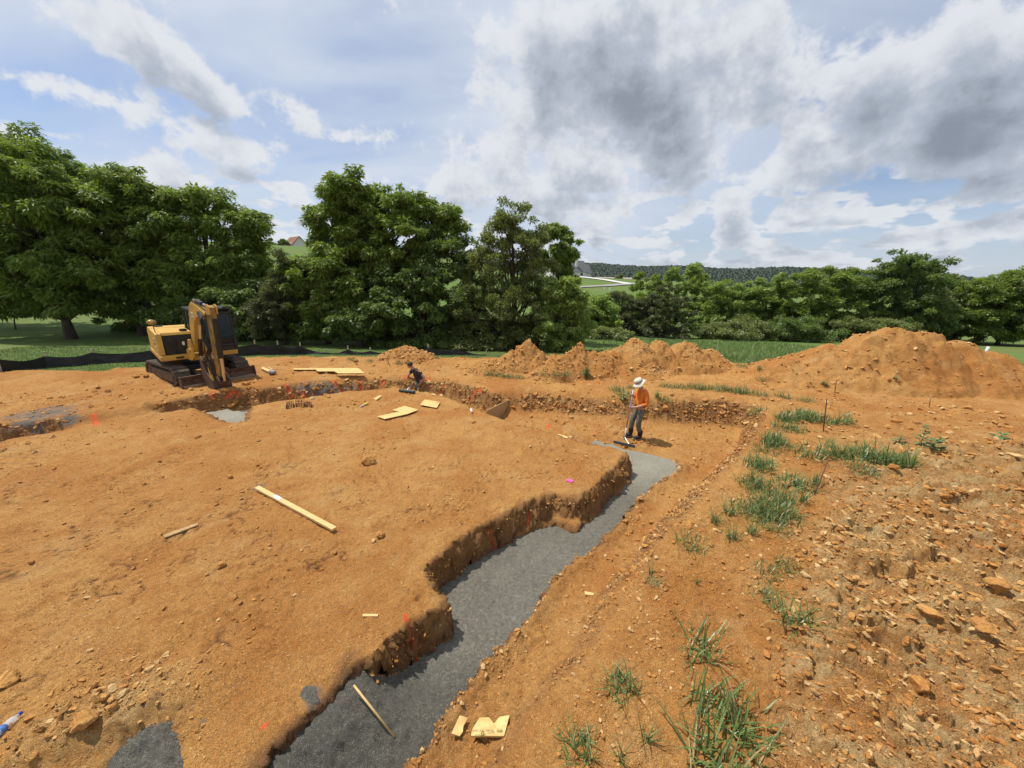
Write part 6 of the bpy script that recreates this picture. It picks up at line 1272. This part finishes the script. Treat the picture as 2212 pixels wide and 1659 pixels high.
MB().box((16.24, 3.0, 1.6), (.08, 5.2, 3.4)).obj('dark_gable', DARKW, h2)
for k, (px, py, yy, L, lab) in enumerate([(1325, 604, 300, 26, 'long low grey barn on the far slope left of the single tree'), (1372, 611, 290, 18, 'low grey barn on the far slope right of the single tree')]):
    q = at_depth(px, py, yy); r = empty('barn', (q.x, yy, q.z - 1.5), lab, 'barn', rz=R(-8)); gable(r, 0, 0, L, 9, 2.0, 1.0, pm('dark_barn_wall', (.05, .045, .04), .9), pm('tan_metal_roof', (.36, .30, .25), .6), .3)
def ribbon(name, label, pxy, yd, wd, mat):
    P = []
    for (px, py), y_ in zip(pxy, yd):
        q = at_depth(px, py, y_); P.append((q.x, y_))
    V = []
    for i, p in enumerate(P):
        a = P[max(i - 1, 0)]; b = P[min(i + 1, len(P) - 1)]; t = Vector((b[0] - a[0], b[1] - a[1])).normalized(); n = Vector((-t.y, t.x))
        for s_ in (-1, 1): x, y_ = p[0] + n.x * s_ * wd / 2, p[1] + n.y * s_ * wd / 2; V.append((x, y_, zf(x, y_) + .35))
    return add(name, mesh_np(name, np.array(V), np.array([[2 * i, 2 * i + 1, 2 * i + 3, 2 * i + 2] for i in range(len(P) - 1)]), mat), kind='structure')
def catmull(a, n=8):
    o = []
    for i in range(len(a) - 1):
        p0, p1, p2, p3 = a[max(i - 1, 0)], a[i], a[i + 1], a[min(i + 2, len(a) - 1)]
        for k in range(n): t = k / n; o.append(tuple(.5 * (2 * p1[j] + (p2[j] - p0[j]) * t + (2 * p0[j] - 5 * p1[j] + 4 * p2[j] - p3[j]) * t * t + (3 * p1[j] - p0[j] - 3 * p2[j] + p3[j]) * t ** 3) for j in range(len(p1))))
    return o + [a[-1]]
PAVE = pm('pale_concrete_drive', (.62, .60, .56), .85, .06, .5, local=False); TAR = pm('grey_lane', (.30, .29, .27), .9, .1, .5, local=False)
ky = catmull([(1250, 597, 226.), (1275, 600, 222.), (1305, 606, 216.), (1335, 611, 208.), (1362, 615, 202.)]); ribbon('driveway', '', [k[:2] for k in ky], [k[2] for k in ky], 4.2, PAVE)
ky = catmull([(1240, 624, 176.), (1262, 621, 184.), (1300, 618, 192.), (1345, 616, 200.), (1380, 615, 204.)]); ribbon('road', '', [k[:2] for k in ky], [k[2] for k in ky], 4.5, TAR)
def far_tree(label, px, py, rx, ry, y, n, kd, base_off=3.0):
    tree('far_tree', label, 'tree', px, y, [(px, py, rx, ry), (px - rx * .4, py + ry * .4, rx * .6, ry * .5)], kd, n, 0.9 if y < 230 else 1.1, .4, .2, 1.2, .25, int(px), None, 6)
far_tree('dark round tree left of the red-roofed house', 600, 526, 17, 14, 198, 2500, 'dark'); far_tree('single small tree on the far slope between the barns', 1440 * .5486 / .5486 * 0 + 1338, 602, 7, 9, 230, 900, 'olive')
for k, (px, py, y_) in enumerate([(1306, 622, 170), (1318, 626, 168)]):
    q = at_depth(px, py, y_); MB().box((0, 0, .5), (.5, .5, 1.6)).obj('utility_post', WHITE, label=['taller white post on the far field below the lane', 'shorter white post on the far field below the lane'][k], cat='post', loc=(q.x, y_, zf(q.x, y_)))
q = at_depth(2140, 730, 27); MB().cyl((0, 0, -.2), (.07, 0, .42), .085, 14).obj('pipe_stub', WHITE, label='white pipe stub standing in the grass right of the biggest dirt pile', cat='pipe', loc=(q.x, 27, zf(q.x, 27)), smooth=True)
# ------------------------------------------------------------------ air
def haze():
    m = bpy.data.materials.new('summer_haze'); m.use_nodes = True; nt = m.node_tree; nt.nodes.clear(); b = NB(nt); out = b.n('ShaderNodeOutputMaterial')
    v = b.n('ShaderNodeVolumePrincipled', {'Color': (0.80, 0.88, 1.0, 1), 'Density': 0.00004, 'Anisotropy': 0.3}); b.link(v.outputs[0], out.inputs['Volume'])
    o = MB().box((0, 0, 90), (7600, 7600, 240)).obj('haze', m); o['kind'] = 'stuff'; o['label'] = 'thin summer haze in the air over the valley'; o['category'] = 'haze'
haze()
